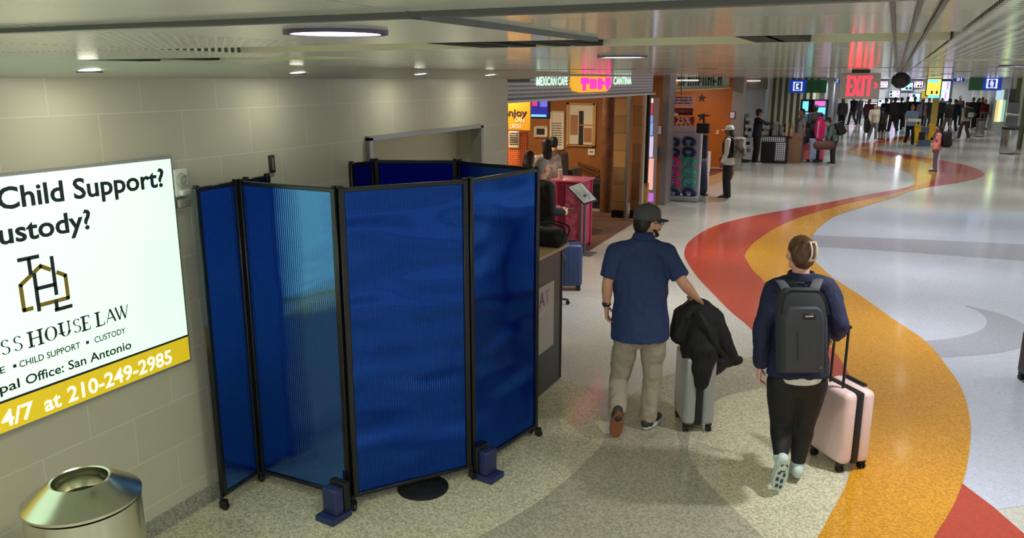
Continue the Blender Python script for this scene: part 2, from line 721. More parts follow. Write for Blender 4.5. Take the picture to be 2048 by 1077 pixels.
U2 = [(1745, 299), (1760, 292), (1790, 286), (1840, 279), (1880, 273)]
BL = [(850, 1150), (955, 1077), (1020, 1040), (1090, 995), (1150, 945), (1190, 905), (1207, 884), (1225, 835), (1260, 795), (1320, 757), (1400, 733), (1500, 715), (1560, 707)]
BR = [(1590, 1150), (1528, 1077), (1465, 1016), (1415, 966), (1383, 922), (1377, 890), (1390, 852), (1434, 802), (1478, 786), (1528, 777), (1600, 770)]
CR1 = [(1930, 611), (2006, 630), (2048, 650), (2066, 672), (2048, 695), (1981, 709), (1880, 717)]
CR0 = [(1930, 614), (1960, 626), (1974, 645), (1955, 664), (1905, 677), (1849, 683)]

fb = MB()
fb.add([(-11, -6, 0), (16, -6, 0), (16, 66, 0), (-11, 66, 0)], [(0, 1, 2, 3)], 0)
LAY = [0]


def inlay(poly, mi, smooth_in=None):
    LAY[0] += 1
    z = 0.0004 * LAY[0]
    pts = []
    for p in poly:
        w = at(p[0], p[1])
        pts.append((w[0], w[1], z))
    fb.add(pts, [tuple(range(len(pts)))], mi)


def C(l):
    return [tuple(p) for p in catmull(l, 5)]


inlay([(100, 1400), (300, 1077), (520, 955), (1050, 790), (1073, 795), (1125, 758), (1160, 766), (1190, 795), (1210, 850)] + C(BL)[::-1][32:] + [(850, 1400)], 1)
inlay(C(BR) + [(1702, 900), (1640, 1200), (1590, 1200)], 1)
inlay(C(BL) + [(1620, 700), (1640, 760)] + C(BR)[::-1], 2)
inlay(C(GR)[8:-12] + [(1745, 418), (2060, 424), (2400, 470), (2400, 1100), (2060, 1010)], 5)
inlay([(1600, 470), (1700, 474), (1850, 480), (2060, 490), (2400, 507), (2400, 552), (2060, 524), (1850, 508), (1700, 498), (1600, 493)], 6)
inlay(C(CR1) + [(1840, 700)] + C(CR0)[::-1], 6)
inlay(C(RL) + C(RG)[::-1], 3)
inlay([(1924, 968), (1985, 1014), (2055, 1075), (2150, 1160), (2150, 1250), (1800, 1250), (1868, 1077), (1905, 1016)], 3)
inlay(C(LO) + C(LI)[::-1], 3)
inlay(C(LI) + C(LG)[::-1], 4)
inlay(C(U0) + C(U1)[::-1], 3)
inlay(C(U1) + C(U2)[::-1], 4)
inlay(C(GL) + C(GR)[::-1], 4)
# carpets / tan floor at the shop thresholds
fb.add([(-11, 8, .0015), (-4.15, 8, .0015), (-4.15, 11.3, .0015), (-4.3, 15.6, .0015), (-11, 15.6, .0015)], [(0, 1, 2, 3, 4)], 7)
fb.add([(-8, 17.6, .0015), (-4.35, 17.6, .0015), (-4.0, 21.5, .0015), (-4.2, 24.9, .0015), (-8, 24.9, .0015)], [(0, 1, 2, 3, 4)], 8)
fb.add([(-8, 20.2, .002), (-4.75, 20.2, .002), (-4.35, 24.9, .002), (-8, 24.9, .002)], [(0, 1, 2, 3)], 9)
carpet = mat('carpet_brown', (92, 62, 44), 0.9, noise=0.25, nscale=60)
carpet2 = mat('carpet_maroon', (110, 52, 36), 0.8, noise=0.2, nscale=60)
floor = fb.build('floor', [T_base, T_near, T_grey, T_red, T_gold, T_blue, T_band, carpet, T_tan, carpet2], smooth=False)
struct(floor, 'polished terrazzo floor with winding red and gold bands')

# ---- ceiling: glossy sheet panels with seams, slots cut through, a sloped border along the wall
cpan = mat('ceiling_panel', (196, 200, 184), 0.12, noise=0.03, nscale=3)
cperf = perf_mat('ceiling_perforated', (212, 218, 200), (70, 78, 68), pitch=0.026, rad=0.32, rough=0.14)
cdark = mat('ceiling_seam', (40, 42, 40), 0.6)
ccream = mat('slot_cream', (200, 198, 170), 0.4)
cm = MB()
cm.box((2.5, 29, CEIL + 0.16), (27, 72, 0.02), 2)
XS = [-0.54 + 0.63 * k for k in range(-4, 26)]
YS = [0.87 + 0.72 * k for k in range(-9, 90)]
g = 0.006
SLOTS = [(-1.80, -0.54, 1), (-0.54, 0.09, 1), (0.09, 1.98, 4), (-3.06, -1.80, 2)]
slot_w = 0.34


def slot_here(x0, x1, row):
    for a, b, r in SLOTS:
        if r == row and x0 >= a - 0.01 and x1 <= b + 0.01:
            return True
    return row % 4 == 3 and row > 4


for yi, y0 in enumerate(YS):
    y1 = y0 + 0.72
    row = yi - 9
    far = row > 14
    for xi, x0 in enumerate(XS):
        if far and xi % 4:
            continue
        x1 = x0 + (0.63 * 4 if far else 0.63)
        if y0 > 60:
            continue
        perf = (x0 < -1.2 and row < 3) or (-0.1 < x0 < 1.2 and row < 6)
        ya = y0 + g
        if slot_here(x0, x1, row) and not far:
            ya = y0 + slot_w
            # slot: recess sides in cream over the dark backing
            cm.box(((x0 + x1) / 2, y0 + slot_w - 0.004, CEIL + 0.05), (x1 - x0, 0.006, 0.1), 3)
            cm.box(((x0 + x1) / 2, y0 + 0.004, CEIL + 0.05), (x1 - x0, 0.006, 0.1), 3)
            cm.box(((x0 + x1) / 2, y0 + slot_w / 2, CEIL + 0.045), (x1 - x0, slot_w, 0.006), 3)
            for q in ((0.16, 0.16), (0.52, 0.13)):
                if row > 4 and (xi + row) % 3 != 1:
                    cm.box((x0 + q[0], y0 + slot_w * 0.5, CEIL + 0.018), (q[1], slot_w * 0.9, 0.034), 4)
        cm.box(((x0 + x1) / 2, (ya + y1) / 2, CEIL + 0.01), (x1 - x0 - g, y1 - ya - g, 0.02), 1 if perf else 0)
for p0_, p1_, py_, row_ in ((810, 865, 84, 1), (905, 945, 84, 1), (996, 1020, 82, 1), (1058, 1108, 82, 1), (1515, 1560, 84, 1), (1570, 1610, 84, 1), (48, 135, 118, 2), (275, 330, 118, 2)):
    ya_ = 0.87 + 0.72 * row_
    xa_, xb_ = at(p0_, py_, CEIL), at(p1_, py_, CEIL)
    cm.box(((xa_[0] + xb_[0]) / 2, ya_ + slot_w * .55, CEIL + 0.018), (abs(xb_[0] - xa_[0]) + .02, slot_w * .8, 0.034), 4)
# heavier bar between the nearest panel rows
cm.box((-1.3, 0.87, CEIL - 0.003), (3.5, 0.022, 0.008), 6)
cm.box((-0.54, 1.2, CEIL - 0.003), (0.016, 0.66, 0.008), 6)
# sloped border down to the wall head
xb = XS[0]
cm.add([(xb, -6, CEIL), (xb, 8.2, CEIL), (MX - 0.02, 8.2, 2.657), (MX - 0.02, -6, 2.657)], [(0, 1, 2, 3)], 5)
cm.box(((xb - 11) / 2, 37, CEIL + 0.01), (xb + 11, 58, 0.02), 0)
ceiling = cm.build('ceiling', [cpan, cperf, cdark, ccream, mat('slot_black', (8, 8, 9), 0.7), mat('ceiling_border', (188, 190, 172), 0.45), mat('ceiling_bar', (88, 90, 86), 0.4)], smooth=False)
struct(ceiling, 'low glossy grey metal panel ceiling')

# thin triple rail running down the corridor under the ceiling
rl = MB()
for dx in (-0.012, 0.014, 0.036):
    rl.box((dx, 16, CEIL - 0.003), (0.005, 38, 0.005), 0)
struct(rl.build('trim_1', [mat('rail_dark', (48, 46, 40), 0.4)]), 'three thin dark rails along the ceiling')

# ---- left wall, ground-face block
wallm = brick_mat('wall_block', (194, 190, 170), (214, 211, 196), 0.55, 0.285, 'YZ', 0.003, 0.42, off=(0.10, -0.197 + 0.285), vary=0.025)
wm = MB()
wm.box(((MX + SX) / 2, -0.36, 1.34), (MX - SX, 11.28, 2.68))
wm.box(((MX + SX) / 2, 6.265, 2.4475), (MX - SX, 1.97, 0.465))
wm.box(((MX + SX) / 2, 7.57, 1.34), (MX - SX, 0.64, 2.68))
wm.box((-7.6, 7.8, 1.36), (6.8, 0.18, 2.75))  # near wall of the cafe, out of view, added to block light
struct(wm.build('wall_left', [wallm], smooth=False), 'beige block wall on the left')
rc = MB()
rc.box((MX - 0.32, 6.265, 1.1), (0.1, 1.97, 2.2))
struct(rc.build('wall_recess', [mat('recess_paint', (222, 216, 182), 0.5)], smooth=False), 'back of the doorway recess behind the blue screens')
dj = MB()
fr = 0.05
dj.box((MX - 0.02, 5.28 + fr / 2, 1.1), (0.12, fr, 2.21))
dj.box((MX - 0.02, 7.25 - fr / 2, 1.1), (0.12, fr, 2.21))
dj.box((MX - 0.02, 6.265, 2.2), (0.12, 1.97, 0.035))
struct(dj.build('trim_2', [mat('frame_grey', (150, 148, 146), 0.3, 0.6)], smooth=False), 'grey metal frame around the doorway recess')
bb = MB()
bb.box((MX + 0.008, 0.64, 0.055), (0.016, 9.28, 0.11))
bb.box((MX + 0.008, 7.57, 0.055), (0.016, 0.64, 0.11))
struct(bb.build('baseboard_left', [terrazzo('granite_base', (150, 148, 138), 0.4, 120)], smooth=False), 'granite skirting along the left wall')

# ---- cafe shell
cafe_w = mat('cafe_ochre', (150, 92, 36), 0.6, noise=0.12, nscale=3)
cw = MB()
cw.box((-7.6, 17.1, 1.36), (6.3, 0.2, 2.72))
struct(cw.build('wall_cafe', [cafe_w], smooth=False), 'ochre back wall of the cafe')
cw = MB()
cw.box((-10.6, 12.5, 1.36), (0.2, 9.4, 2.72))
struct(cw.build('wall_cafe_side', [cafe_w], smooth=False), 'ochre side wall of the cafe')
hd = MB()
hd.box((SX - 0.06, 11.6, 2.57), (0.12, 7.4, 0.32))
hm = perf_mat('header_perforated', (206, 206, 214), (84, 84, 96), pitch=0.05, rad=0.33, axes='YZ', rough=0.35)
struct(hd.build('wall_cafe_header', [hm], smooth=False), 'perforated grey metal header over the cafe opening')
ht = MB()
ht.box((SX - 0.04, 11.6, 2.395), (0.2, 7.4, 0.03))
struct(ht.build('trim_3', [mat('trim_white', (214, 212, 214), 0.35)], smooth=False), 'pale trim under the cafe header')

# ---- grey pillars, store shell
pill = mat('pillar_grey', (138, 132, 132), 0.35, noise=0.05, nscale=4)


def pillar(name, px, py, w, d, label):
    b = at(px, py)
    m = MB()
    m.box((b[0], b[1] + d / 2, CEIL / 2), (w, d, CEIL))
    return struct(m.build(name, [pill], smooth=False), label), b


_, P1 = pillar('pillar', 1318, 410, 0.25, 0.5, 'grey pillar between the cafe and the shop')
_, P2 = pillar('pillar', 1466, 342, 0.30, 0.5, 'grey pillar past the shop')
orange = mat('shop_orange', (196, 106, 26), 0.45, noise=0.08, nscale=2)
sw = MB()
sw.box((-6.6, 25.5, 1.36), (4.3, 0.2, 2.72))
struct(sw.build('wall_shop', [orange], smooth=False), 'orange end wall of the shop')
sw = MB()
sw.box((-8.6, 21.5, 1.36), (0.2, 8.2, 2.72))
struct(sw.build('wall_shop_side', [mat('shop_shelf_wall', (120, 70, 60), 0.6)], smooth=False), 'side wall of the shop')
sh = MB()
sh.box((-4.5, 20.9, 2.58), (0.12, 7.2, 0.3), 0)
sh.box((-4.46, 20.9, 2.42), (0.18, 7.2, 0.03), 1)
struct(sh.build('wall_shop_header', [mat('header_sage', (160, 164, 150), 0.5), mat('trim_warm', (230, 190, 140), 0.4)], smooth=False), 'pale green header over the shop opening')
# wall after the shop, striped restroom walls, far end
lilac = mat('wall_lilac', (176, 172, 178), 0.4)
lw = MB()
lw.box((-4.95, 30.2, 1.36), (0.3, 9.0, 2.72), 0)
lw.box((-4.78, 30.2, 2.5), (0.06, 9.0, 0.44), 1)
struct(lw.build('wall_concourse', [lilac, mat('fascia_taupe', (140, 128, 122), 0.4)], smooth=False), 'pale lilac wall past the shop')
stripe_w = mat('stripe_white', (214, 214, 196), 0.4)
stripe_g = mat('stripe_green', (122, 128, 96), 0.4)


def striped(name, x0, x1, y, label, n):
    m = MB()
    m.box(((x0 + x1) / 2, y + 0.1, 1.36), (x1 - x0, 0.12, 2.72), 1)
    w = (x1 - x0) / n
    for i in range(n):
        m.box((x0 + w * (i + 0.3), y, 1.36), (w * 0.42, 0.1, 2.72), 0)
    struct(m.build(name, [stripe_w, stripe_g], smooth=False), label)


A = ony(1540, 160, 35)[0]
B = ony(1640, 160, 35)[0]
striped('wall_restroom_left', A, B, 35, 'white and olive striped wall behind the left blue sign', 8)
striped('wall_restroom_right', 4.1, 9.5, 37.5, 'white and olive striped wall on the far right', 18)
rw = MB()
rw.box((5.0, 50, 1.36), (0.3, 24.8, 2.72))
struct(rw.build('wall_right', [mat('wall_sage', (150, 152, 138), 0.4)], smooth=False), 'sage wall of the far concourse')
fw_ = MB()
fw_.box((0, 63, 1.36), (22, 0.2, 2.72))
struct(fw_.build('wall_far', [mat('wall_far_pale', (196, 200, 206), 0.5)], smooth=False), 'pale wall at the far end')
lw2 = MB()
lw2.box((B - 0.1, 49, 1.36), (0.2, 27.6, 2.72))
struct(lw2.build('wall_far_left', [mat('wall_far_grey', (140, 142, 146), 0.5)], smooth=False), 'grey wall on the far left of the concourse')

# ---- downlights
led = mat('led_diffuser', (255, 255, 250), 0.5, emit=(255, 252, 244), estr=7)
ring_m = mat('lamp_ring', (92, 84, 110), 0.35, 0.5)


def downlight(x, y, label, group, energy, col=(1, 0.97, 0.9), z=CEIL, r=0.075, spread=math.pi):
    t = thing('ceiling_downlight', (x, y, z), label, 'ceiling light', group)
    m = MB()
    m.lathe((x, y, z - 0.006), [(r + 0.012, 0.006), (r + 0.012, 0), (r, 0), (r, 0.005)], 0, 40, cap=False)
    m.build('trim_ring', [ring_m], t)
    m = MB()
    m.lathe((x, y, z - 0.004), [(0.001, 0.003), (r, 0.003), (r, 0), (0.001, 0)], 0, 40)
    m.build('diffuser', [led], t)
    lamp(x, y, z - 0.012, r * 2, energy, col, spread=spread)
    return t


WARM = (0.97, 1.0, 0.80)
COOL = (0.97, 0.98, 1.0)
downlight(-0.86, 1.14, 'round white downlight nearest, above the blue privacy screens', None, LAMP_W * 0.8, WARM)
downlight(-0.86, 2.73, 'smaller round white downlight above the cafe sign', None, LAMP_W, WARM)
for px, py in ((180, 148), (595, 154), (840, 154), (980, 154)):
    y = onx(px, 150, -3.42)[1]
    downlight(-3.42, y, 'unseen downlight added behind the camera for light', 'downlights along the block wall', LAMP_W * 0.11, WARM, z=2.689, r=0.045)
for y in (-3.4, -1.6, 0.2):  # unseen lamps behind the camera, added to light the near hall
    downlight(-2.4, y, 'unseen downlight added behind the camera for light', 'downlights along the block wall', LAMP_W * 1.5, WARM)
for y in (-3.5, -0.9, 1.8, 5.4, 9.2, 12.4, 15.6, 19, 22.5, 26, 30, 34.5, 39, 44, 49, 54, 59):  # grid filled in past the visible lamps to light the dark floor
    for x in (-2.4, 0.6, 3.6, 6.6, 9.8):
        if y > 36 and x > 4.2:
            continue
        if y < 7 and x < -2:
            continue
        downlight(x, y, 'round flush downlight, corridor grid extended to add light', 'corridor downlights', LAMP_W * (1.5 if y < 24 else 1.3), COOL, spread=math.radians(112 if 5 < y < 25 else 140))
for y in (10, 12.5, 15):
    for x in (-8.6, -6.2):
        downlight(x, y, 'warm downlight inside the cafe', 'cafe downlights', LAMP_W * 2.0, (1, 0.78, 0.5))
for x in (-1.5, 0.6, 2.6):  # extra lamps with no visible fixture, added to brighten the far wall
    downlight(x, 61, 'extra downlight added to brighten the far wall', 'added far wall lights', LAMP_W * 3.5, COOL)
for y in (18.6, 21, 23.6):
    downlight(-5.6, y, 'downlight inside the shop', 'shop downlights', LAMP_W * 1.6, (1, 0.88, 0.7))
# ================================================================== THINGS ON THE LEFT WALL
UY = np.array([0, 1.0, 0]); UZ = np.array([0, 0, 1.0]); UX = np.array([1.0, 0, 0])

# ---- backlit poster
PX = MX + 0.06
t = thing('lightbox_sign', (MX, 2.2, 1.6), 'large backlit white law office poster on the block wall', 'sign')
m = MB()
m.box((MX + 0.012, 2.28, 1.605), (0.024, 2.14, 1.24))
m.build('case', [mat('alu_edge', (170, 172, 170), 0.35, 0.7)], t, smooth=False)
m = MB()
m.box((MX + 0.0265, 2.28, 1.605), (0.008, 2.11, 1.21))
pf = m.build('poster_face', [mat('poster_white', (214, 240, 222), 0.35, emit=(216, 255, 226), estr=0.70)], t, smooth=False)
FX = MX + 0.0305
ink = mat('ink_navy', (26, 34, 48), 0.4)
gold = mat('ink_gold', (150, 124, 36), 0.4)
m = MB()


def ptext(s, px0, py0, px1, h, mi=0, bold=0.02, back=None):
    """lettering on the poster plane between two measured baseline points"""
    p = onx(px0, py0, FX)
    e = onx(px1, py0, FX)
    z = p[2] if back is None else back
    m.text(s, (FX, p[1], z), UY, UZ, h, e[1] - p[1], 0.0015, mi, bold)
    return p[1], z


y0_, z0_ = ptext('Child Support?', -4, 420, 334, 0.100, 0, 0.022, 2.062)
y0_, z0_ = ptext('ustody?', 0, 492, 188, 0.098, 0, 0.022, 1.900)
m.text('C', (FX, y0_ - 0.10, z0_), UY, UZ, 0.098, 0.085, 0.0015, 0, 0.022)
ptext('E', 0, 746, 11, 0.032, 0, 0.01, 1.290)
ptext('CHILD SUPPORT', 39, 734, 166, 0.032, 0, 0.012, 1.290)
ptext('CUSTODY', 189, 684, 253.5, 0.032, 0, 0.012, 1.290)
for px in (26, 178):
    yy = onx(px, 710, FX)[1]
    m.box((FX + 0.0008, yy, 1.306), (0.0015, 0.016, 0.016), 0)
ptext('Office: San Antonio', 52, 768, 271, 0.047, 0, 0.015, 1.194)
y0_, z0_ = ptext('pal', 0, 787, 42, 0.047, 0, 0.015, 1.194)
m.text('Princi', (FX, y0_ - 0.20, z0_), UY, UZ, 0.047, 0.185, 0.0015, 0, 0.015)
m.box((FX + 0.0008, 2.28, 1.151), (0.0015, 2.11, 0.012), 0)
m.M = Matrix.Translation((0, 0.02, -0.002))
# serif line drawn as stems, hairlines and bowls
SB, SH_ = 1.376, 0.074


def stem(y, w, z0=0.0, z1=1.0, serif=True):
    w = w * 1.35
    m.box((FX + 0.0008, y, SB + SH_ * (z0 + z1) / 2), (0.0015, w, SH_ * (z1 - z0)), 0)
    if serif:
        for z in (z0, z1):
            m.box((FX + 0.0008, y, SB + SH_ * z), (0.0015, w * 2.4, 0.0065), 0)


def bowl(y, rx, a0, a1, zc=0.5, rz=0.5, thick=0.014, thin=0.006):
    n = 24
    P, Q = [], []
    for k in range(n + 1):
        a = math.radians(a0 + (a1 - a0) * k / n)
        th = thin + (thick - thin) * abs(math.cos(a))
        P.append((y + rx * math.cos(a), SB + SH_ * zc + SH_ * rz * math.sin(a)))
        Q.append((y + (rx - th) * math.cos(a), SB + SH_ * zc + (SH_ * rz - 0.5 * th) * math.sin(a)))
    v = [(FX + 0.0015, p[0], p[1]) for p in P] + [(FX + 0.0015, p[0], p[1]) for p in Q]
    m.add(v, [(k, k + 1, n + 2 + k, n + 1 + k) for k in range(n)], 0)


def slant(y0, z0, y1, z1, w):
    d = np.array([y1 - y0, (z1 - z0) * SH_]); n_ = np.array([-d[1], d[0]]); n_ = n_ / np.linalg.norm(n_) * w / 2
    a = np.array([y0, SB + SH_ * z0]); b = np.array([y1, SB + SH_ * z1])
    q = [a + n_, a - n_, b - n_, b + n_]
    m.add([(FX + 0.0015, p[0], p[1]) for p in q], [(0, 1, 2, 3)], 0)


def let_S(y):
    bowl(y, 0.020, 20, 270, 0.76, 0.24, 0.009)
    bowl(y, 0.022, -160, 90, 0.26, 0.26, 0.009)


def let_E(y):
    stem(y, 0.010)
    for z, l in ((0.0, 0.036), (0.5, 0.026), (1.0, 0.034)):
        m.box((FX + 0.0008, y + l / 2, SB + SH_ * z), (0.0015, l, 0.005), 0)
    for z in (0.1, 0.9):
        m.box((FX + 0.0008, y + 0.034, SB + SH_ * z), (0.0015, 0.004, 0.016), 0)


let_S(2.235); let_S(2.296)
stem(2.362, 0.010); stem(2.412, 0.010); m.box((FX + 0.0008, 2.387, SB + SH_ * 0.52), (0.0015, 0.05, 0.005), 0)
bowl(2.468, 0.034, 0, 360)
stem(2.525, 0.010, 0.3, 1); stem(2.568, 0.005, 0.3, 1); bowl(2.5465, 0.0265, 180, 360, 0.32, 0.32)
let_S(2.612)
let_E(2.652)
stem(2.735, 0.010); m.box((FX + 0.0008, 2.755, SB), (0.0015, 0.036, 0.005), 0); m.box((FX + 0.0008, 2.772, SB + 0.008), (0.0015, 0.004, 0.016), 0)
slant(2.786, 0, 2.812, 1, 0.005); slant(2.840, 0, 2.812, 1, 0.011); m.box((FX + 0.0008, 2.813, SB + SH_ * 0.33), (0.0015, 0.03, 0.005), 0)
slant(2.846, 1, 2.868, 0, 0.010); slant(2.888, 1, 2.868, 0, 0.005); slant(2.880, 1, 2.902, 0, 0.010); slant(2.924, 1, 2.902, 0, 0.005)
# monogram: T, H and L in navy
for y0, z0, y1, z1 in ((2.352, 1.812, 2.462, 1.812), (2.408, 1.812, 2.408, 1.73), (2.425, 1.54, 2.425, 1.735), (2.525, 1.600, 2.525, 1.80), (2.425, 1.655, 2.525, 1.655), (2.518, 1.525, 2.518, 1.575), (2.505, 1.525, 2.602, 1.525)):
    m.bar((FX + 0.0008, y0, z0), (FX + 0.0008, y1, z1), 0.0015, 0.019, 0) if abs(y1 - y0) > abs(z1 - z0) else m.box((FX + 0.0008, y0, (z0 + z1) / 2), (0.0015, 0.019, abs(z1 - z0)), 0)
# gold house outline
for a, b in (((2.350, 1.565), (2.350, 1.690)), ((2.350, 1.690), (2.462, 1.762)), ((2.462, 1.762), (2.508, 1.735)), ((2.545, 1.712), (2.585, 1.688)), ((2.585, 1.688), (2.585, 1.570)), ((2.585, 1.570), (2.440, 1.570)), ((2.350, 1.565), (2.392, 1.565))):
    d = np.array([b[0] - a[0], b[1] - a[1]]); d = d / np.linalg.norm(d); n_ = np.array([-d[1], d[0]]) * 0.0105
    a_ = np.array(a) - d * 0.006; b_ = np.array(b) + d * 0.006
    q = [a_ + n_, a_ - n_, b_ - n_, b_ + n_]
    m.add([(FX + 0.0012, p[0], p[1]) for p in q], [(0, 1, 2, 3)], 1)
m.build('lettering', [ink, gold], pf, smooth=False)
m = MB()
m.box((FX + 0.0006, 2.28, 1.0725), (0.0012, 2.11, 0.145), 0)
yb = m.build('phone_band', [mat('band_gold', (196, 170, 30), 0.4, emit=(214, 186, 30), estr=0.55)], t, smooth=False)
m = MB()
FXs = FX
FX = FX + 0.0014
y0_, z0_ = ptext('4/7', 3, 849, 72, 0.080, 0, 0.02, 1.024)
m.text('2', (FX, y0_ - 0.07, z0_), UY, UZ, 0.080, 0.06, 0.0015, 0, 0.02)
ptext('at', 89, 815, 124, 0.080, 0, 0.02, 1.024)
ptext('210-249-2985', 136.5, 800, 352, 0.080, 0, 0.02, 1.024)
FX = FXs
m.build('lettering', [mat('letter_white', (240, 240, 225), 0.4, emit=(255, 255, 240), estr=0.6)], yb, smooth=False)

# ---- fire alarm strobe and wall plate
p = onx(357, 372, MX)
t = thing('fire_alarm', p, 'white fire alarm with round horn beside the poster', 'fire alarm')
m = MB(); m.rbox((MX + 0.015, p[1], p[2] + 0.02), (0.03, 0.10, 0.16), 0.008)
m.build('back_plate', [WHITE()], t)
m = MB()
rr = [[(MX + x, p[1] + r * math.cos(a * math.pi / 14), p[2] + 0.035 + r * math.sin(a * math.pi / 14)) for a in range(28)] for r, x in ((0.042, 0.03), (0.040, 0.05), (0.030, 0.055), (0.026, 0.045), (0.010, 0.05))]
m.rings(rr); m.build('horn', [mat('horn_grey', (170, 172, 160), 0.4)], t)
m = MB(); m.rbox((MX + 0.045, p[1], p[2] - 0.035), (0.04, 0.07, 0.035), 0.01); m.build('strobe_lens', [mat('lens_clear', (206, 212, 206), 0.1)], t)
m = MB(); m.rbox((MX + 0.02, p[1] + 0.004, p[2] - 0.10), (0.04, 0.09, 0.05), 0.008); m.build('junction_box', [mat('box_grey', (150, 150, 140), 0.5)], t)
p = onx(542, 328, MX)
m = MB(); m.rbox((p[0] + 0.008, p[1], p[2]), (0.016, 0.05, 0.12), 0.004); m.box((p[0] + 0.017, p[1], p[2]), (0.004, 0.02, 0.08), 1)
tag(m.build('wall_switch', [mat('plate_dark', (46, 44, 44), 0.4), mat('plate_mid', (110, 108, 104), 0.4)]), 'small dark upright plate on the block wall above the blue screens', 'wall plate')

# ---- stainless litter bin
b = at(164, 992, 0.85)
b = np.array([b[0], b[1], 0.0])
t = thing('litter_bin', b, 'round brushed steel bin with open funnel top under the poster', 'bin')
steel = mat('bin_steel', (206, 205, 188), 0.2, 1.0, aniso=0.7)
m = MB(); m.lathe((b[0], b[1], 0), [(0.222, 0), (0.230, 0.0), (0.230, 0.03), (0.238, 0.03), (0.238, 0.825), (0.226, 0.83)], 0, 64, cap=True)
m.build('body', [steel], t)
m = MB(); m.lathe((b[0], b[1], 0), [(0.236, 0.832), (0.243, 0.836), (0.243, 0.848), (0.236, 0.854), (0.132, 0.928), (0.122, 0.934), (0.114, 0.930), (0.110, 0.90), (0.110, 0.84)], 0, 64, cap=False)
m.build('funnel_lid', [steel], t)
m = MB(); m.lathe((b[0], b[1], 0), [(0.001, 0.80), (0.205, 0.80), (0.205, 0.81), (0.001, 0.81)], 0, 32)
m.build('liner', [mat('liner_black', (6, 6, 6), 0.9)], t)

# ================================================================== BLUE PRIVACY SCREENS
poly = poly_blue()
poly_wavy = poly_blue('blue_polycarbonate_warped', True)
blackf = mat('screen_frame', (14, 14, 18), 0.32)
ZT, ZB = 2.045, 0.085


def screen_panel(a, b, root, wavy=False):
    """framed sheet between floor points a and b: frame, then its sheet as a sub-part"""
    a = np.array([a[0], a[1], 0.0]); b = np.array([b[0], b[1], 0.0])
    d = unit(b - a)
    L = np.linalg.norm(b - a)
    n = np.array([-d[1], d[0], 0])
    w = 0.036
    m = MB()
    for q in (a + d * (w / 2 + 0.004), b - d * (w / 2 + 0.004)):
        m.rbox((q[0], q[1], (ZT + ZB) / 2), (w, 0.034, ZT - ZB), 0.004, 0, np.array([d, n, UZ]).T, 1)
        m.rbox((q[0], q[1], ZT + 0.006), (w * 0.8, 0.03, 0.014), 0.003, 0, np.array([d, n, UZ]).T, 1)
    for z, h in ((ZT - 0.013, 0.026), (ZB + 0.012, 0.024)):
        c = (a + b) / 2
        m.rbox((c[0], c[1], z), (L - 0.02, 0.028, h), 0.003, 0, np.array([d, n, UZ]).T, 1)
    f = m.build('panel', [blackf], root)
    m = MB()
    a2 = a + d * 0.035; b2 = b - d * 0.035
    l2 = np.linalg.norm(b2 - a2)
    th = 0.004
    q = [a2 + n * th + UZ * (ZB + .02), b2 + n * th + UZ * (ZB + .02), b2 + n * th + UZ * (ZT - .02), a2 + n * th + UZ * (ZT - .02)]
    q2 = [p - n * th * 2 for p in q]
    uv = [(0, 0), (l2, 0), (l2, 1), (0, 1)]
    m.add(q, [(0, 1, 2, 3)], 0, [uv])
    m.add(q2, [(3, 2, 1, 0)], 0, [[uv[3], uv[2], uv[1], uv[0]]])
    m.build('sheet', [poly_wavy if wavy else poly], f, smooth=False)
    return f


def caster(p, root, ang=0.0, wall=False):
    m = MB()
    p = np.array([p[0], p[1], 0.0])
    ca, sa = math.cos(ang), math.sin(ang)
    m.tube([p + UZ * 0.085, p + UZ * 0.06], 0.012, 0, 10)
    R = rotz(ang)
    for s in (-1, 1):
        m.box(p + R @ np.array([0.012, s * 0.016, 0.045]), (0.045, 0.004, 0.045), 0, R)
    c = p + R @ np.array([0.02, 0, 0.026])
    ax = R @ np.array([0, 1.0, 0])
    m.tube([c - ax * 0.009, c + ax * 0.009], 0.025, 0, 16, dome=False)
    return m.build('caster', [BLKPL()], root)


S1 = at(441, 1019); S2 = at(517, 965); S3 = at(706, 1020); S4 = at(943, 958); S5 = at(1073, 873)
S1[0] = max(S1[0], -3.60); S2[0] = max(S2[0], -3.62)
S6 = at(915, 322, 2.04); S7 = at(719, 320, 2.04); S8 = at(680, 327, 2.04)
S7[0] = max(S7[0], -3.62); S8[0] = max(S8[0], -3.64)
t = thing('room_divider', S3 * [1, 1, 0], 'front run of tall blue ribbed privacy screen panels in black frames', 'privacy screen', None)
for k_, (a, b_) in enumerate(((S1, S2), (S2, S3), (S3, S4), (S4, S5))):
    screen_panel(a, b_, t, k_ > 1)
for p, an in ((S1, 0.4), (S2, 2.0), (S3, -0.6), (S4, -0.3), (S5, 0.2)):
    caster(p, t, an)
t = thing('room_divider', S6 * [1, 1, 0], 'rear run of blue privacy screen panels seen over the front run', 'privacy screen')
SE = S5 + (S6 - S5) * 0.06
for a, b_ in ((SE, S6), (S6, S7), (S7, S8)):
    screen_panel(a, b_, t)
for p, an in ((SE, 2.4), (S6, 1.8), (S7, 1.2), (S8, 2.8)):
    caster(p, t, an)
# third screen folded flat against the wall, only its end shows
e = at(533, 356, 2.04)
t = thing('room_divider', S2 + UY * 0.1, 'narrow blue screen panel folded back against the block wall', 'privacy screen')
screen_panel((S2[0] - 0.02, S2[1] + 0.07, 0), (-3.66, e[1] + 0.1, 0), t)
for p in ((S2[0] - 0.02, S2[1] + 0.09, 0), (-3.66, e[1] + 0.08, 0)):
    caster(p, t, 1.6)

# blue weighted feet clamped on the screen
bl = mat('foot_blue', (34, 46, 92), 0.45)


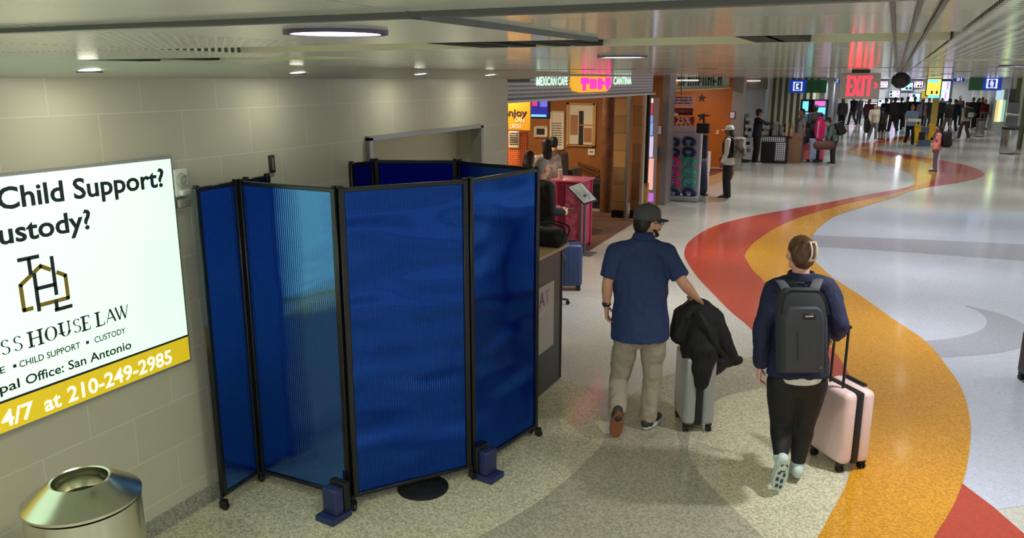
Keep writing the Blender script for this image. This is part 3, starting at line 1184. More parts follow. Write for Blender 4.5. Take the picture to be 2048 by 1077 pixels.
def weight(px, py, ang, label, off):
    c = at(px, py)
    t = thing('screen_weight', (c[0], c[1], 0), label, 'weight', 'blue weights at the foot of the screens')
    R = rotz(ang)
    m = MB(); m.rbox((c[0], c[1], 0.02), (0.15, 0.17, 0.04), 0.006, 0, R); m.build('foot_plate', [bl], t)
    m = MB(); m.rbox((c[0], c[1], 0.125), (0.12, 0.07, 0.17), 0.012, 0, R); m.build('block', [bl], t)
    q = np.array([c[0], c[1], 0]) + R @ np.array([0.0, 0.062, 0.135])
    m = MB(); m.rbox(q, (0.13, 0.05, 0.19), 0.006, 0, R); m.build('clamp', [BLKPL()], t)
    return t


d3 = math.atan2(S3[1] - S2[1], S3[0] - S2[0])
weight(668, 1037, d3 - 0.1, 'dark blue block weight at the nearest corner post of the blue screen', 1)
weight(976, 956, math.atan2(S5[1] - S4[1], S5[0] - S4[0]) - math.pi * 0.5 * 0 , 'dark blue block weight at the second corner post, by the right screen panel', 1)

# stanchion whose round base shows under the screen
c = at(846, 977)
t = thing('stanchion', (c[0], c[1], 0), 'black stanchion with round base peeking out under the blue screen', 'stanchion')
m = MB(); m.lathe((c[0], c[1], 0), [(0.17, 0), (0.17, 0.012), (0.15, 0.024), (0.06, 0.04), (0.03, 0.05), (0.001, 0.05)], 0, 40); m.build('base', [BLKPL()], t)
m = MB(); m.tube([(c[0], c[1], 0.05), (c[0], c[1], 0.95)], 0.03, 0, 20); m.build('post', [BLACK()], t)
m = MB(); m.lathe((c[0], c[1], 0.95), [(0.036, 0), (0.036, 0.06), (0.001, 0.065)], 0, 20); m.build('head', [BLACK()], t)
# pale cabinet standing in the enclosure
pcx, pcy = (S2[0] + S4[0]) / 2 - 0.12, (S3[1] + S6[1]) / 2 + 0.05
# ================================================================== SECURITY DESK
dk = mat('desk_charcoal', (62, 60, 62), 0.4, noise=0.06, nscale=5)
DX, DY0, DY1, DH = -2.52, 5.62, 6.44, 1.20
t = thing('security_desk', (DX - 0.35, 6.0, 0), 'tall charcoal desk with tan top and security sign behind the blue screen', 'desk')
m = MB()
m.box((DX - 0.35, (DY0 + DY1) / 2, DH / 2), (0.70, DY1 - DY0, DH))
m.box((DX + 0.004, DY1 - 0.03, DH / 2), (0.012, 0.012, DH - 0.02))
m.build('carcass', [dk], t, smooth=False)
m = MB(); m.rbox((DX - 0.35, (DY0 + DY1) / 2 + 0.05, DH + 0.015), (0.72, DY1 - DY0 + 0.14, 0.03), 0.006)
m.build('worktop', [mat('desk_tan', (190, 160, 120), 0.4, noise=0.05)], t)
q0 = onx(1107, 560, DX); q1 = onx(1104, 690, DX)
m = MB(); m.box((DX + 0.003, q0[1] - 0.40, (q0[2] + q1[2]) / 2), (0.006, 0.80, q0[2] - q1[2]), 0)
sg = m.build('sign_panel', [mat('sign_pale', (184, 176, 172), 0.35)], t, smooth=False)
m = MB()
yr = q0[1] - 0.06
zz = q0[2] - 0.17
m.text('S', (DX + 0.006, yr - 0.385, zz), UY, UZ, 0.12, 0.09, 0.002, 1, 0.02)
m.text('A', (DX + 0.006, yr - 0.27, zz), UY, UZ, 0.12, 0.12, 0.002, 2, 0.02)
m.text('T', (DX + 0.006, yr - 0.14, zz), UY, UZ, 0.12, 0.10, 0.002, 3, 0.02)
m.text('SECURITY', (DX + 0.006, yr - 0.50, zz - 0.09), UY, UZ, 0.05, 0.46, 0.002, 4, 0.01)
m.build('lettering', [mat('let_red', (170, 40, 70), 0.4), mat('let_mag', (150, 40, 90), 0.4), mat('let_pur', (96, 50, 110), 0.4), mat('let_lil', (150, 140, 180), 0.4), mat('let_grey', (222, 222, 222), 0.4)], sg, smooth=False)

# black tote on the desk
c = at(1100, 488, DH + 0.03)
t = thing('tote_bag', (c[0], c[1] - 0.06, DH + 0.03), 'black tote bag with looped handles on the security desk', 'bag')
m = MB()
m.tube([(c[0] - 0.16, c[1] - 0.08, DH + 0.10), (c[0] + 0.13, c[1] - 0.08, DH + 0.10)], [(0.10, 0.07), (0.09, 0.07)], 0, 14, side=(0, 1, 0))
m.rbox((c[0] - 0.01, c[1] - 0.08, DH + 0.11), (0.33, 0.17, 0.16), 0.03)
m.remesh(0.012, 4); m.ripple(0.006, 14)
for i, v in enumerate(m.v):
    if v[2] < DH + 0.034:
        m.v[i] = (v[0], v[1], DH + 0.032)
m.build('body', [mat('tote_black', (14, 14, 16), 0.55, bump=0.2, bscale=30)], t, smooth='full')
for dy in (-0.14, -0.03):
    pts = catmull([(c[0] - 0.06, c[1] + dy, DH + 0.18), (c[0] - 0.03, c[1] + dy, DH + 0.235), (c[0] + 0.08, c[1] + dy, DH + 0.24), (c[0] + 0.19, c[1] + dy, DH + 0.20), (c[0] + 0.17, c[1] + dy, DH + 0.10)], 5)
    m = MB(); m.tube(pts, 0.008, 0, 8); m.build('handle', [mat('tote_black', (14, 14, 16), 0.5)], t)

# black caster base of a stool and a navy case beyond the desk
c = at(1124, 611)
t = thing('stool_base', (c[0] - .1, c[1], 0), 'black star base poking out behind the security desk', 'stool')
m = MB()
for k in range(5):
    a = 2 * math.pi * k / 5 + 0.3
    e = np.array([c[0] - 0.14 + 0.2 * math.cos(a), c[1] + 0.2 * math.sin(a), 0.05])
    m.tube([(c[0] - 0.14, c[1], 0.085), e + UZ * 0.01], [0.02, 0.013], 0, 8)
m.tube([(c[0] - 0.14, c[1], 0.08), (c[0] - 0.14, c[1], 0.55)], 0.022, 0, 12)
m.build('star_base', [BLKPL()], t)
for k in range(5):
    a = 2 * math.pi * k / 5 + 0.3
    e = np.array([c[0] - 0.14 + 0.2 * math.cos(a), c[1] + 0.2 * math.sin(a), 0.0])
    m = MB(); m.tube([e + np.array([-0.012 * math.sin(a), 0.012 * math.cos(a), 0.025]), e - np.array([-0.012 * math.sin(a), 0.012 * math.cos(a), -0.025])], 0.025, 0, 12, dome=False)
    m.build('wheel', [BLKPL()], t)
m = MB(); m.lathe((c[0] - 0.14, c[1], 0.55), [(0.14, 0), (0.17, 0.02), (0.17, 0.05), (0.15, 0.07), (0.001, 0.075)], 0, 24); m.build('seat', [BLKPL()], t)


# ================================================================== SUITCASES
def suitcase(loc, ang, w, d, h, shellm, bandm, label, group=None, handle=0.0, grooves=0, tilt=0.0):
    """upright hard case: w broad side, d thickness (local y is the thickness), wheels below"""
    loc = np.array([loc[0], loc[1], 0.0])
    t = thing('suitcase', loc, label, 'suitcase', group)
    R = rotz(ang)

    def P(x, y, z):
        return loc + R @ np.array([x, y, z])
    z0 = 0.06
    gap = d * 0.13
    for s in (-1, 1):
        m = MB()
        m.rbox(P(0, s * (d / 4 + gap / 4), z0 + h / 2), (w, d / 2 - gap / 2, h), min(0.045, d * 0.2), 0, R, 4)
        for k in range(grooves):
            x = -w / 2 + w * (k + 1) / (grooves + 1)
            m.rbox(P(x, s * (d / 2), z0 + h / 2), (0.012, 0.008, h * 0.84), 0.003, 0, R, 1)
        m.build('shell', [shellm], t)
    m = MB(); m.rbox(P(0, 0, z0 + h / 2), (w - 0.008, gap * 1.6, h - 0.008), 0.012, 0, R, 2)
    m.build('zip_band', [bandm], t)
    for sx in (-1, 1):
        for sy in (-1, 1):
            m = MB()
            c = P(sx * (w / 2 - 0.045), sy * (d / 2 - 0.035), 0)
            m.rbox(c + UZ * 0.062, (0.05, 0.045, 0.03), 0.008, 0, R, 1)
            for q in (-0.012, 0.012):
                ax = R @ np.array([0, 1.0, 0])
                m.tube([c + ax * (q - 0.007) + UZ * 0.026, c + ax * (q + 0.007) + UZ * 0.026], 0.026, 0, 14, dome=False)
            m.build('wheel', [BLKPL()], t)
    m = MB()
    m.rbox(P(0.0, -d / 2 + gap, z0 + h + 0.012), (w * 0.55, 0.03, 0.022), 0.008, 0, R, 2)
    m.build('grab_handle', [BLKPL()], t)
    if handle > 0:
        m = MB()
        for s in (-1, 1):
            m.tube([P(s * 0.065, d * 0.27, z0 + h - 0.04), P(s * 0.065, d * 0.27, z0 + h + handle)], 0.009, 0, 10)
        m.tube([P(-0.075, d * 0.27, z0 + h + handle), P(0.075, d * 0.27, z0 + h + handle)], 0.014, 0, 10)
        m.build('pull_handle', [BLACK()], t)
    return t


silver = mat('case_silver', (164, 168, 168), 0.3, 0.35)
pinkm = mat('case_pink', (228, 198, 194), 0.3, noise=0.02)
navym = mat('case_navy', (52, 70, 116), 0.4)
cs = (at(1369, 861) + at(1417, 866)) / 2
aS = math.atan2(HD[1], HD[0])      # local x along the view: the narrow edge faces the camera
cs2 = cs + np.array([HD[0], HD[1], 0]) * 0.14
suitcase(cs2, aS + 0.02, 0.36, 0.245, 0.56, silver, BLKPL(), 'silver hard case with black zip band, coat over its handle', handle=0.40)
cp = (at(1662, 942) + at(1719, 945)) / 2 + np.array([HD[0], HD[1], 0]) * 0.15 + np.array([RT[0], RT[1], 0]) * 0.0
suitcase(cp, aS + 0.30, 0.36, 0.25, 0.53, pinkm, BLKPL(), 'pale pink hard case with black zip band pulled by the woman', handle=0.44)
c = at(1131, 582)
suitcase((c[0], c[1] + 0.1, 0), aS + math.pi / 2, 0.34, 0.24, 0.55, navym, BLKPL(), 'navy suitcase standing behind the security desk', grooves=5)
c = at(2062, 768)
suitcase((c[0] + 0.06, c[1], 0), aS, 0.34, 0.24, 0.42, mat('case_black', (24, 24, 28), 0.45), BLKPL(), 'black suitcase cut off by the right edge of the photo')

# ================================================================== CEILING-HUNG SIGNS
ex = at(1720, 200, 2.49)
eY = ex[1]
a0 = ony(1681, 146, eY); a1 = ony(1757, 199, eY)
th = 0.05
yaw = 0.0
t = thing('exit_sign', (ex[0], eY, CEIL), 'grey ceiling-hung sign with red EXIT letters', 'exit sign')
zt, zb = min(a0[2], CEIL - 0.015), a1[2]
xl, xr = a0[0], a1[0]
m = MB(); m.rbox(((xl + xr) / 2, eY + th / 2, (zt + zb) / 2), (xr - xl, th, zt - zb), 0.006)
m.build('housing', [mat('exit_grey', (186, 182, 176), 0.4, 0.1)], t)
m = MB(); m.rbox(((xl + xr) / 2, eY + th / 2, (zt + CEIL) / 2), ((xr - xl) * 0.45, 0.04, CEIL - zt), 0.002); m.build('canopy', [BLACK()], t)
redm = mat('exit_red', (255, 40, 60), 0.4, emit=(255, 52, 74), estr=1.6)
l0 = ony(1692, 192, eY); l1 = ony(1746, 152, eY)
m = MB()
lw_, lh = l1[0] - l0[0], l1[2] - l0[2]
sw_ = lw_ * 0.075
n4 = lw_ / 4


def xb(x0, z0, x1, z1):
    m.box(((x0 + x1) / 2 + l0[0], eY - 0.002, (z0 + z1) / 2 + l0[2]), (x1 - x0, 0.004, z1 - z0), 0)


def xd(x0, z0, x1, z1, w):
    d = unit([x1 - x0, 0, z1 - z0]); n_ = np.array([-d[2], 0, d[0]]) * w / 2
    a = np.array([l0[0] + x0, eY - 0.004, l0[2] + z0]); b2 = np.array([l0[0] + x1, eY - 0.004, l0[2] + z1])
    m.add([a + n_, a - n_, b2 - n_, b2 + n_], [(0, 1, 2, 3)], 0)


xb(0, 0, sw_ * 1.3, lh)
for z in (0, lh / 2 - sw_ * 0.7, lh - sw_ * 1.4):
    xb(0, z, n4 * 0.82, z + sw_ * 1.4)
xd(n4 * 1.05, 0, n4 * 1.95, lh, sw_ * 1.4); xd(n4 * 1.05, lh, n4 * 1.95, 0, sw_ * 1.4)
xb(n4 * 2.3, 0, n4 * 2.3 + sw_ * 1.5, lh)
xb(n4 * 2.85, lh - sw_ * 1.4, n4 * 4.0, lh); xb(n4 * 3.28, 0, n4 * 3.28 + sw_ * 1.5, lh)
ar0 = ony(1748, 176, eY)[0] - l0[0]; zz = ony(1748, 171, eY)[2] - l0[2]
xd(ar0, zz + lh * 0.13, ar0 + lw_ * 0.11, zz, sw_); xd(ar0, zz - lh * 0.13, ar0 + lw_ * 0.11, zz, sw_)
m.build('lettering', [redm], t, smooth=False)

# dark octagonal hanging unit
c = at(1800, 176, 2.565)
t = thing('ceiling_speaker', (c[0], c[1], CEIL), 'black eight-sided unit hanging from the ceiling rail', 'ceiling unit')
r0 = abs(ony(1821, 160, c[1])[0] - c[0])
m = MB()
R8 = [[(c[0] + r * math.cos(math.pi * (k + .5) / 4), c[1] + y, 2.645 + r * 0.9 * math.sin(math.pi * (k + .5) / 4)) for k in range(8)] for r, y in ((r0 * .8, -0.05), (r0 * 1.05, -0.03), (r0 * 1.05, 0.1), (r0 * .8, 0.12))]
m.rings(R8); m.build('housing', [BLKPL()], t, smooth=False)
m = MB(); m.tube([(c[0], c[1] - 0.055, 2.63), (c[0], c[1] - 0.062, 2.63)], r0 * 0.45, 0, 20, dome=False); m.build('cone', [mat('cone_grey', (52, 52, 56), 0.5)], t)
m = MB(); m.tube([(c[0], c[1] + .03, 2.72), (c[0], c[1] + .03, CEIL)], 0.012, 0, 8, dome=False); m.build('rod', [BLACK()], t)


def ybox(m, px0, py0, px1, py1, Y, d, mi=0):
    a = ony(px0, py0, Y); b_ = ony(px1, py1, Y)
    m.box(((a[0] + b_[0]) / 2, Y + d / 2, (a[2] + b_[2]) / 2), (abs(b_[0] - a[0]), d, abs(a[2] - b_[2])), mi)
    return a, b_


def ything(name, px0, py0, px1, py1, Y, d, label, cat, face, mats, group=None):
    a, b_ = ony(px0, py0, Y), ony(px1, py1, Y)
    t = thing(name, ((a[0] + b_[0]) / 2, Y, b_[2]), label, cat, group)
    m = MB(); ybox(m, px0, py0, px1, py1, Y, d)
    f = m.build(face, mats, t, smooth=False)
    return t, f


def rods(t, xs, y, z0):
    for x in xs:
        m = MB(); m.tube([(x, y, z0), (x, y, CEIL)], 0.012, 0, 8, dome=False)
        m.build('hanger_rod', [mat('rod_grey', (120, 120, 120), 0.4)], t)


blu = mat('sign_blue', (22, 62, 170), 0.4, emit=(20, 70, 190), estr=0.35)
grn = mat('sign_green', (20, 74, 48), 0.4, emit=(20, 90, 56), estr=0.2)
wht = mat('sign_white', (236, 240, 245), 0.4, emit=(240, 244, 255), estr=0.6)
# left wayfinding: blue phone square and green strips
YS1 = 33.0
t, f = ything('hanging_sign', 1579, 160, 1652, 186, YS1, 0.12, 'blue hanging sign with white telephone symbol and green panels, left', 'sign', 'board', [grn])
m = MB(); ybox(m, 1579, 160, 1611, 186, YS1 - 0.02, 0.02, 0); sq = m.build('phone_panel', [blu], t, smooth=False)
m = MB()
for q in ((1587, 164, 1604, 165.5), (1587, 180, 1604, 181.5), (1587, 164, 1588.5, 181.5), (1602.5, 164, 1604, 181.5)):
    ybox(m, *q, YS1 - 0.03, 0.01)
for q in ((1592.5, 167.5, 1595, 178), (1593, 167.5, 1598, 170), (1593, 175.5, 1598, 178)):
    ybox(m, *q, YS1 - 0.03, 0.01)
m.build('symbol', [wht], sq, smooth=False)
for k, q in enumerate(((1615, 163, 1626, 184), (1632, 163, 1642, 184))):
    m = MB(); ybox(m, *q, YS1 - 0.02, 0.02); m.build('strip', [mat('sign_green_light', (48, 110, 74), 0.4)], t, smooth=False)
rods(t, [ony(x, 160, YS1)[0] for x in (1590, 1640)], YS1 + 0.06, ony(1590, 160.5, YS1)[2])
# right wayfinding: restroom square and green strips
YS2 = 34.0
t, f = ything('hanging_sign', 1940, 155, 2000, 181, YS2, 0.12, 'blue hanging sign with white restroom symbol and green panels, right', 'sign', 'board', [grn])
m = MB(); ybox(m, 1968, 154, 2002, 181, YS2 - 0.02, 0.02); sq = m.build('restroom_panel', [blu], t, smooth=False)
m = MB()
for q in ((1974, 158, 1994, 159.5), (1974, 175, 1994, 176.5), (1974, 158, 1975.5, 176.5), (1992.5, 158, 1994, 176.5)):
    ybox(m, *q, YS2 - 0.03, 0.01)
for q in ((1982, 161, 1985.5, 164), (1980.5, 164.5, 1987, 170), (1981.5, 170, 1983, 174.5), (1984.5, 170, 1986, 174.5)):
    ybox(m, *q, YS2 - 0.03, 0.01)
m.build('symbol', [wht], sq, smooth=False)
for k, q in enumerate(((1946, 157, 1951, 178), (1955, 157, 1965, 178))):
    m = MB(); ybox(m, *q, YS2 - 0.02, 0.02); m.build('strip', [mat('sign_green_light', (48, 110, 74), 0.4)], t, smooth=False)
rods(t, [ony(x, 155, YS2)[0] for x in (1950, 1990)], YS2 + 0.06, ony(1950, 155.5, YS2)[2])
for (q, lab) in (((1666, 159, 1680, 167), 'small blue gate number sign beside the EXIT sign'), ((1907, 155, 1929, 163), 'small blue gate number sign left of the restroom sign')):
    t, f = ything('gate_sign', *q, 45.0, 0.1, lab, 'sign', 'board', [blu])
    m = MB(); w_ = (q[2] - q[0])
    a = ony(q[0] + w_ * .3, q[3] - 1.5, 44.98)
    m.text('B1', (a[0], 44.985, a[2]), UX, UZ, (ony(0, q[1] + 1.5, 45)[2] - ony(0, q[3] - 1.5, 45)[2]), abs(ony(q[0] + w_ * .75, 160, 45)[0] - a[0]), 0.004, 0, 0.02)
    m.build('lettering', [wht], f, smooth=False)
    rods(t, [(ony(q[0], 160, 45)[0] + ony(q[2], 160, 45)[0]) / 2], 45.05, ony(q[0], q[1] + .3, 45)[2])
# ================================================================== CAFE
CW = 16.99
wood = mat('wood_frame', (196, 150, 96), 0.45, noise=0.15, nscale=30)
paper = mat('paper_pale', (222, 214, 198), 0.5)
inkd = mat('ink_dark', (40, 34, 32), 0.5)


def stroke_rows(m, px0, py0, px1, py1, Y, n, mi=0, frac=0.5, seed=1):
    rr = random.Random(seed)
    h = (py1 - py0) / n
    for i in range(n):
        x = px0
        while x < px1:
            w = rr.uniform(0.12, 0.4) * (px1 - px0)
            xe = min(px1, x + w)
            ybox(m, x, py0 + h * i, xe, py0 + h * (i + frac), Y, 0.004, mi)
            x = xe + 0.05 * (px1 - px0)


# header lettering
HX = SX + 0.0


def xtext(m, s, px0, px1, pyb, pyt, X, mi, bold=0.02, th=0.01):
    a = onx(px0, pyb, X); b_ = onx(px1, pyb, X); c_ = onx(px0, pyt, X)
    m.text(s, (X, a[1], a[2]), UY, UZ, max(0.02, c_[2] - a[2]), b_[1] - a[1], th, mi, bold)


t = thing('cafe_sign', onx(1180, 170, HX), 'pink and yellow cafe name sign on the perforated header', 'sign')
cyan = mat('neon_ice', (214, 244, 226), 0.4, emit=(214, 250, 226), estr=0.75)
m = MB(); xtext(m, 'MEXICAN CAFE', 1072, 1134, 171, 154, HX, 0, 0.03)
m.build('left_lettering', [cyan], t, smooth=False)
m = MB(); xtext(m, 'CANTINA', 1226, 1262, 169, 154, HX, 0, 0.03)
m.build('right_lettering', [cyan], t, smooth=False)
a, b_ = onx(1138, 186, HX), onx(1222, 152, HX)
m = MB()
y0, y1, z0, z1 = a[1], b_[1], a[2], 2.70
m.prism([(0, .5), (.06, .12), (.2, 0), (.86, 0), (.97, .3), (1, 1), (.02, 1)], (HX + .002, y0, z0), UY * (y1 - y0), UZ * (z1 - z0), 0.02)
m.build('backing', [mat('neon_yellow', (240, 190, 50), 0.4, emit=(255, 190, 40), estr=0.5)], t, smooth=False)
m = MB()
rr = random.Random(4)
for i, (u0, u1, v0, v1) in enumerate(((.22, .40, .52, .92), (.26, .32, .1, .9), (.43, .58, .2, .85), (.62, .72, .15, .9), (.66, .78, .45, .7), (.81, .95, .35, .95), (.84, .9, .12, .9))):
    m.rbox((HX + .03, y0 + (u0 + u1) / 2 * (y1 - y0), z0 + (v0 + v1) / 2 * (z1 - z0)), (.02, (u1 - u0) * (y1 - y0), (v1 - v0) * (z1 - z0)), .02)
m.build('script', [mat('neon_pink', (255, 50, 180), 0.4, emit=(255, 50, 180), estr=0.8)], t)
m = MB(); m.box((HX + 0.02, onx(1030, 160, HX)[1], onx(1030, 161, HX)[2]), (0.05, onx(1063, 160, HX)[1] - onx(1017, 160, HX)[1], 0.035))
tag(m.build('sign_raceway', [BLACK()], smooth=False), 'black bar at the left end of the cafe header', 'raceway')

t, f = ything('cafe_banner', 1016, 201, 1060, 261, 13.0, 0.04, 'mustard hanging sign with dark cafe script', 'sign', 'board', [mat('mustard', (196, 142, 30), 0.45, emit=(190, 130, 20), estr=0.15)])
m = MB()
a = ony(1019, 232, 12.99)
m.text('enjoy', (a[0] - 0.12, 12.995, a[2]), UX, UZ, 0.12, ony(1054, 232, 12.99)[0] - a[0] + 0.12, 0.004, 0, 0.03)
for s, py, x0, x1 in (('CAFE', 244, 1030, 1050), ('CANTINA', 257, 1020, 1043)):
    a = ony(x0, py, 12.99); e = ony(x1, py, 12.99)
    m.text(s, (a[0], 12.995, a[2]), UX, UZ, 0.075, e[0] - a[0], 0.004, 1, 0.02)
m.build('lettering', [mat('ink_plum', (50, 26, 36), 0.5), paper], f, smooth=False)
for x in (1024, 1052):
    m = MB(); q = ony(x, 201, 13.02); m.tube([q, (q[0], q[1], CEIL)], 0.01, 0, 8, dome=False); m.build('hanger_rod', [BLACK()], t)
t, f = ything('lattice_screen', 1016, 262, 1053, 466, 13.4, 0.06, 'orange lattice screen below the mustard sign', 'screen', 'panel', [mat('lattice_orange', (226, 92, 34), 0.5)])
m = MB()
rr = random.Random(9)
for i in range(9):
    for j in range(48):
        x = 1017 + i * 4; y = 264 + j * 4.0
        ybox(m, x + (j % 2) * 1.2, y, x + 2.2 + (j % 2) * 1.2, y + 2.4, 13.385, 0.012)
m.build('lattice', [mat('lattice_pale', (250, 176, 120), 0.5)], f, smooth=False)
t, f = ything('notice_board', 1017, 262, 1038, 296, 13.36, 0.03, 'white notice board in front of the orange lattice', 'board', 'sheet', [paper])
m = MB(); stroke_rows(m, 1019, 266, 1036, 292, 13.355, 6, 0, 0.5, 3); m.build('print', [inkd], f, smooth=False)

t, f = ything('television', 1059, 197, 1098, 238, 15.0, 0.07, 'wall television with blue picture in the cafe', 'television', 'housing', [BLKPL()])
scr = mat('screen_blue', (40, 44, 150), 0.25, emit=(40, 44, 160), estr=0.6)
m = MB(); ybox(m, 1061, 199, 1095, 235, 14.99, 0.01); s_ = m.build('display', [scr], t, smooth=False)
m = MB(); ybox(m, 1062, 229, 1092, 234, 14.985, 0.005, 0); ybox(m, 1064, 203, 1074, 212, 14.985, 0.005, 1); ybox(m, 1080, 200, 1094, 214, 14.985, 0.005, 2)
m.build('picture', [mat('scr_cyan', (110, 210, 240), 0.3, emit=(110, 210, 240), estr=0.8), mat('scr_pink', (220, 60, 120), 0.3, emit=(220, 60, 120), estr=0.6), mat('scr_lilac', (110, 110, 210), 0.3, emit=(110, 110, 220), estr=0.6)], s_, smooth=False)
q = ony(1079, 197, 15.0)
m = MB(); m.tube([(q[0], 15.05, q[2] - .02), (q[0], 15.05, CEIL)], 0.02, 0, 8, dome=False); m.build('ceiling_mount', [BLACK()], t)


def framed(name, q, label, fm, content):
    t = thing(name, ((ony(q[0], 0, CW)[0] + ony(q[2], 0, CW)[0]) / 2, CW, ony(0, q[3], CW)[2]), label, 'picture' if name != 'menu_sheet' else 'menu')
    m = MB(); b = 4 if q[2] - q[0] > 40 else 2
    ybox(m, q[0], q[1], q[2], q[1] + b, CW - .05, .05); ybox(m, q[0], q[3] - b, q[2], q[3], CW - .05, .05)
    ybox(m, q[0], q[1], q[0] + b, q[3], CW - .05, .05); ybox(m, q[2] - b, q[1], q[2], q[3], CW - .05, .05)
    m.build('frame', [fm], t, smooth=False)
    m = MB(); ybox(m, q[0] + b, q[1] + b, q[2] - b, q[3] - b, CW - .02, .02)
    s = m.build('sheet', [paper], t, smooth=False)
    m = MB(); content(m)
    m.build('print', [inkd, mat('print_orange', (222, 110, 40), 0.5), mat('print_tan', (170, 120, 80), 0.5)], s, smooth=False)
    return t


def c1(m):
    ybox(m, 1158, 222, 1166, 290, CW - .025, .006, 0)
    ybox(m, 1158, 249, 1184, 252, CW - .028, .006, 1)
    ybox(m, 1141, 230, 1155, 270, CW - .026, .006, 2)
    ybox(m, 1168, 256, 1183, 285, CW - .026, .006, 2)


framed('framed_poster', (1133, 206, 1190, 294), 'large wood-framed menu poster on the ochre cafe wall', wood, c1)
framed('menu_sheet', (1100, 222, 1127, 300), 'tall pale menu sheet left of the wood-framed poster', paper, lambda m: stroke_rows(m, 1104, 246, 1123, 294, CW - .026, 10, 0, .35, 5))
framed('framed_picture', (1068, 252, 1094, 275), 'small framed dark picture under the cafe television', paper, lambda m: ybox(m, 1073, 257, 1089, 270, CW - .026, .006, 0))
t, f = ything('wall_control', 1176, 298, 1189, 311, CW - .03, .03, 'white wall control below the wood-framed poster', 'wall plate', 'plate', [WHITE()])
m = MB(); ybox(m, 1179, 302, 1186, 306, CW - .036, .006); m.build('button', [mat('box_grey', (150, 150, 140), 0.5)], t, smooth=False)
# sloping banquette rail below the poster
m = MB()
for k in range(3):
    a = ony(1156, 326 + k * 6, 16.97); e = ony(1198, 342 + k * 9, 16.97)
    m.bar(a, e, .03, .05)
tag(m.build('sloping_rail', [mat('rail_brown', (110, 62, 28), 0.5)], smooth=False), 'sloping brown rails along the ochre wall under the poster', 'railing')

# columns at the cafe entrance
barkm = mat('post_wood', (110, 68, 38), 0.6, noise=0.35, nscale=9, bump=0.4, bscale=12)
stonem = mat('stone_tan', (176, 142, 94), 0.6, noise=0.3, nscale=6)
c = at(1211, 424)
m = MB(); m.lathe((c[0], c[1], 0), [(0.125, 0), (0.122, .6), (0.128, 1.3), (0.12, 2.0), (0.125, 2.39)], 0, 20)
struct(m.build('column_wood', [barkm]), 'round rough timber column at the cafe entrance')
stone = brick_mat('stone_blocks', (184, 146, 96), (120, 90, 60), 0.9, 0.33, 'XZ', 0.006, 0.6, vary=0.3)
c = at(1235, 436)
m = MB(); m.box((c[0], c[1] + .1, 1.27), (.24, .2, 2.24), 0); m.box((c[0], c[1] + .1, .075), (.25, .22, .15), 1)
struct(m.build('column_stone', [stone, BLACK()], smooth=False), 'tan stone column with black base')
c = at(1251, 441)
m = MB(); m.box((c[0], c[1], 1.2), (.05, .1, 2.4))
struct(m.build('trim_4', [mat('frame_grey', (150, 148, 146), 0.3, 0.6)], smooth=False), 'steel jamb beside the stone column')
c = at(1265, 438)
m = MB(); m.box((c[0], c[1] + .15, 1.27), (.17, .1, 2.24), 0); m.box((c[0], c[1] + .15, .075), (.18, .11, .15), 1)
struct(m.build('column_stone_narrow', [brick_mat('stone_blocks_b', (150, 104, 64), (110, 80, 50), 0.9, 0.36, 'XZ', 0.006, 0.6, vary=0.5), BLACK()], smooth=False), 'narrow brown stone column')
c = at(1275, 432)
m = MB(); m.box((c[0], c[1] + .1, 1.2), (.12, .1, 2.4))
struct(m.build('trim_5', [mat('jamb_pale', (186, 178, 158), 0.4)], smooth=False), 'pale jamb at the end of the cafe')
c = at(1286, 428)
m = MB(); m.box((c[0], c[1] + .05, 1.5), (.10, .1, 1.75)); m.box((c[0], c[1] + .08, .31), (.13, .1, .62), 1)
struct(m.build('trim_6', [BLACK(), mat('stone_tan', (176, 142, 94), 0.6)], smooth=False), 'black upright frame beside the lit ad panel')

# lit advert panel, seen narrow
c = at(1299, 415)
Y = c[1]
t, f = ything('advert_lightbox', 1290, 196, 1307, 415, Y, .12, 'narrow lit pink and blue advert panel beside the grey pillar', 'advert', 'case', [mat('case_grey', (150, 140, 150), 0.4)])
cols = [((1291, 197, 1306, 206), 0), ((1291, 206, 1305, 228), 1), ((1291, 231, 1305, 245), 2), ((1291, 246, 1305, 271), 2), ((1291, 273, 1305, 315), 3), ((1291, 317, 1305, 380), 4), ((1292, 386, 1306, 404), 5)]
m = MB()
for q, i in cols:
    ybox(m, *q, Y - .012, .012, i)
m.build('panel_face', [mat('ad_%d' % i, rgb, .3, emit=rgb, estr=.55) for i, rgb in enumerate(((245, 235, 235), (200, 60, 90), (130, 170, 235), (205, 200, 240), (240, 180, 170), (190, 110, 220)))], t, smooth=False)
# intercom and notice on the pillar
py_ = P1[1]
t, f = ything('pillar_notice', 1311, 250, 1324, 271, py_ - .015, .014, 'white notice on the grey pillar by the cafe', 'notice', 'frame', [mat('plum_dark', (70, 50, 66), .5)])
m = MB(); ybox(m, 1312.5, 252, 1322.5, 269, py_ - .02, .006); m.build('sheet', [mat('paper_lilac', (220, 205, 222), .5)], t, smooth=False)
c = ony(1306, 305, py_ - .05)
t = thing('hand_dispenser', c, 'black dispenser box on the left of the grey pillar', 'dispenser')
m = MB(); ybox(m, 1300, 293, 1311, 317, py_ - .13, .13); m.build('body', [BLKPL()], t, smooth=False)
m = MB(); ybox(m, 1311, 296, 1319, 314, py_ - .09, .085); m.build('bracket', [mat('bracket_grey', (100, 96, 96), .4)], t, smooth=False)
py2 = P2[1]
t, f = ything('pillar_notice', 1459, 223, 1470, 238, py2 - .015, .014, 'white notice on the far pillar beyond the orange shop wall', 'notice', 'frame', [mat('plum_dark', (70, 50, 66), .5)])
m = MB(); ybox(m, 1460.5, 224.5, 1468.5, 236.5, py2 - .02, .006); m.build('sheet', [mat('paper_lilac', (220, 205, 222), .5)], t, smooth=False)

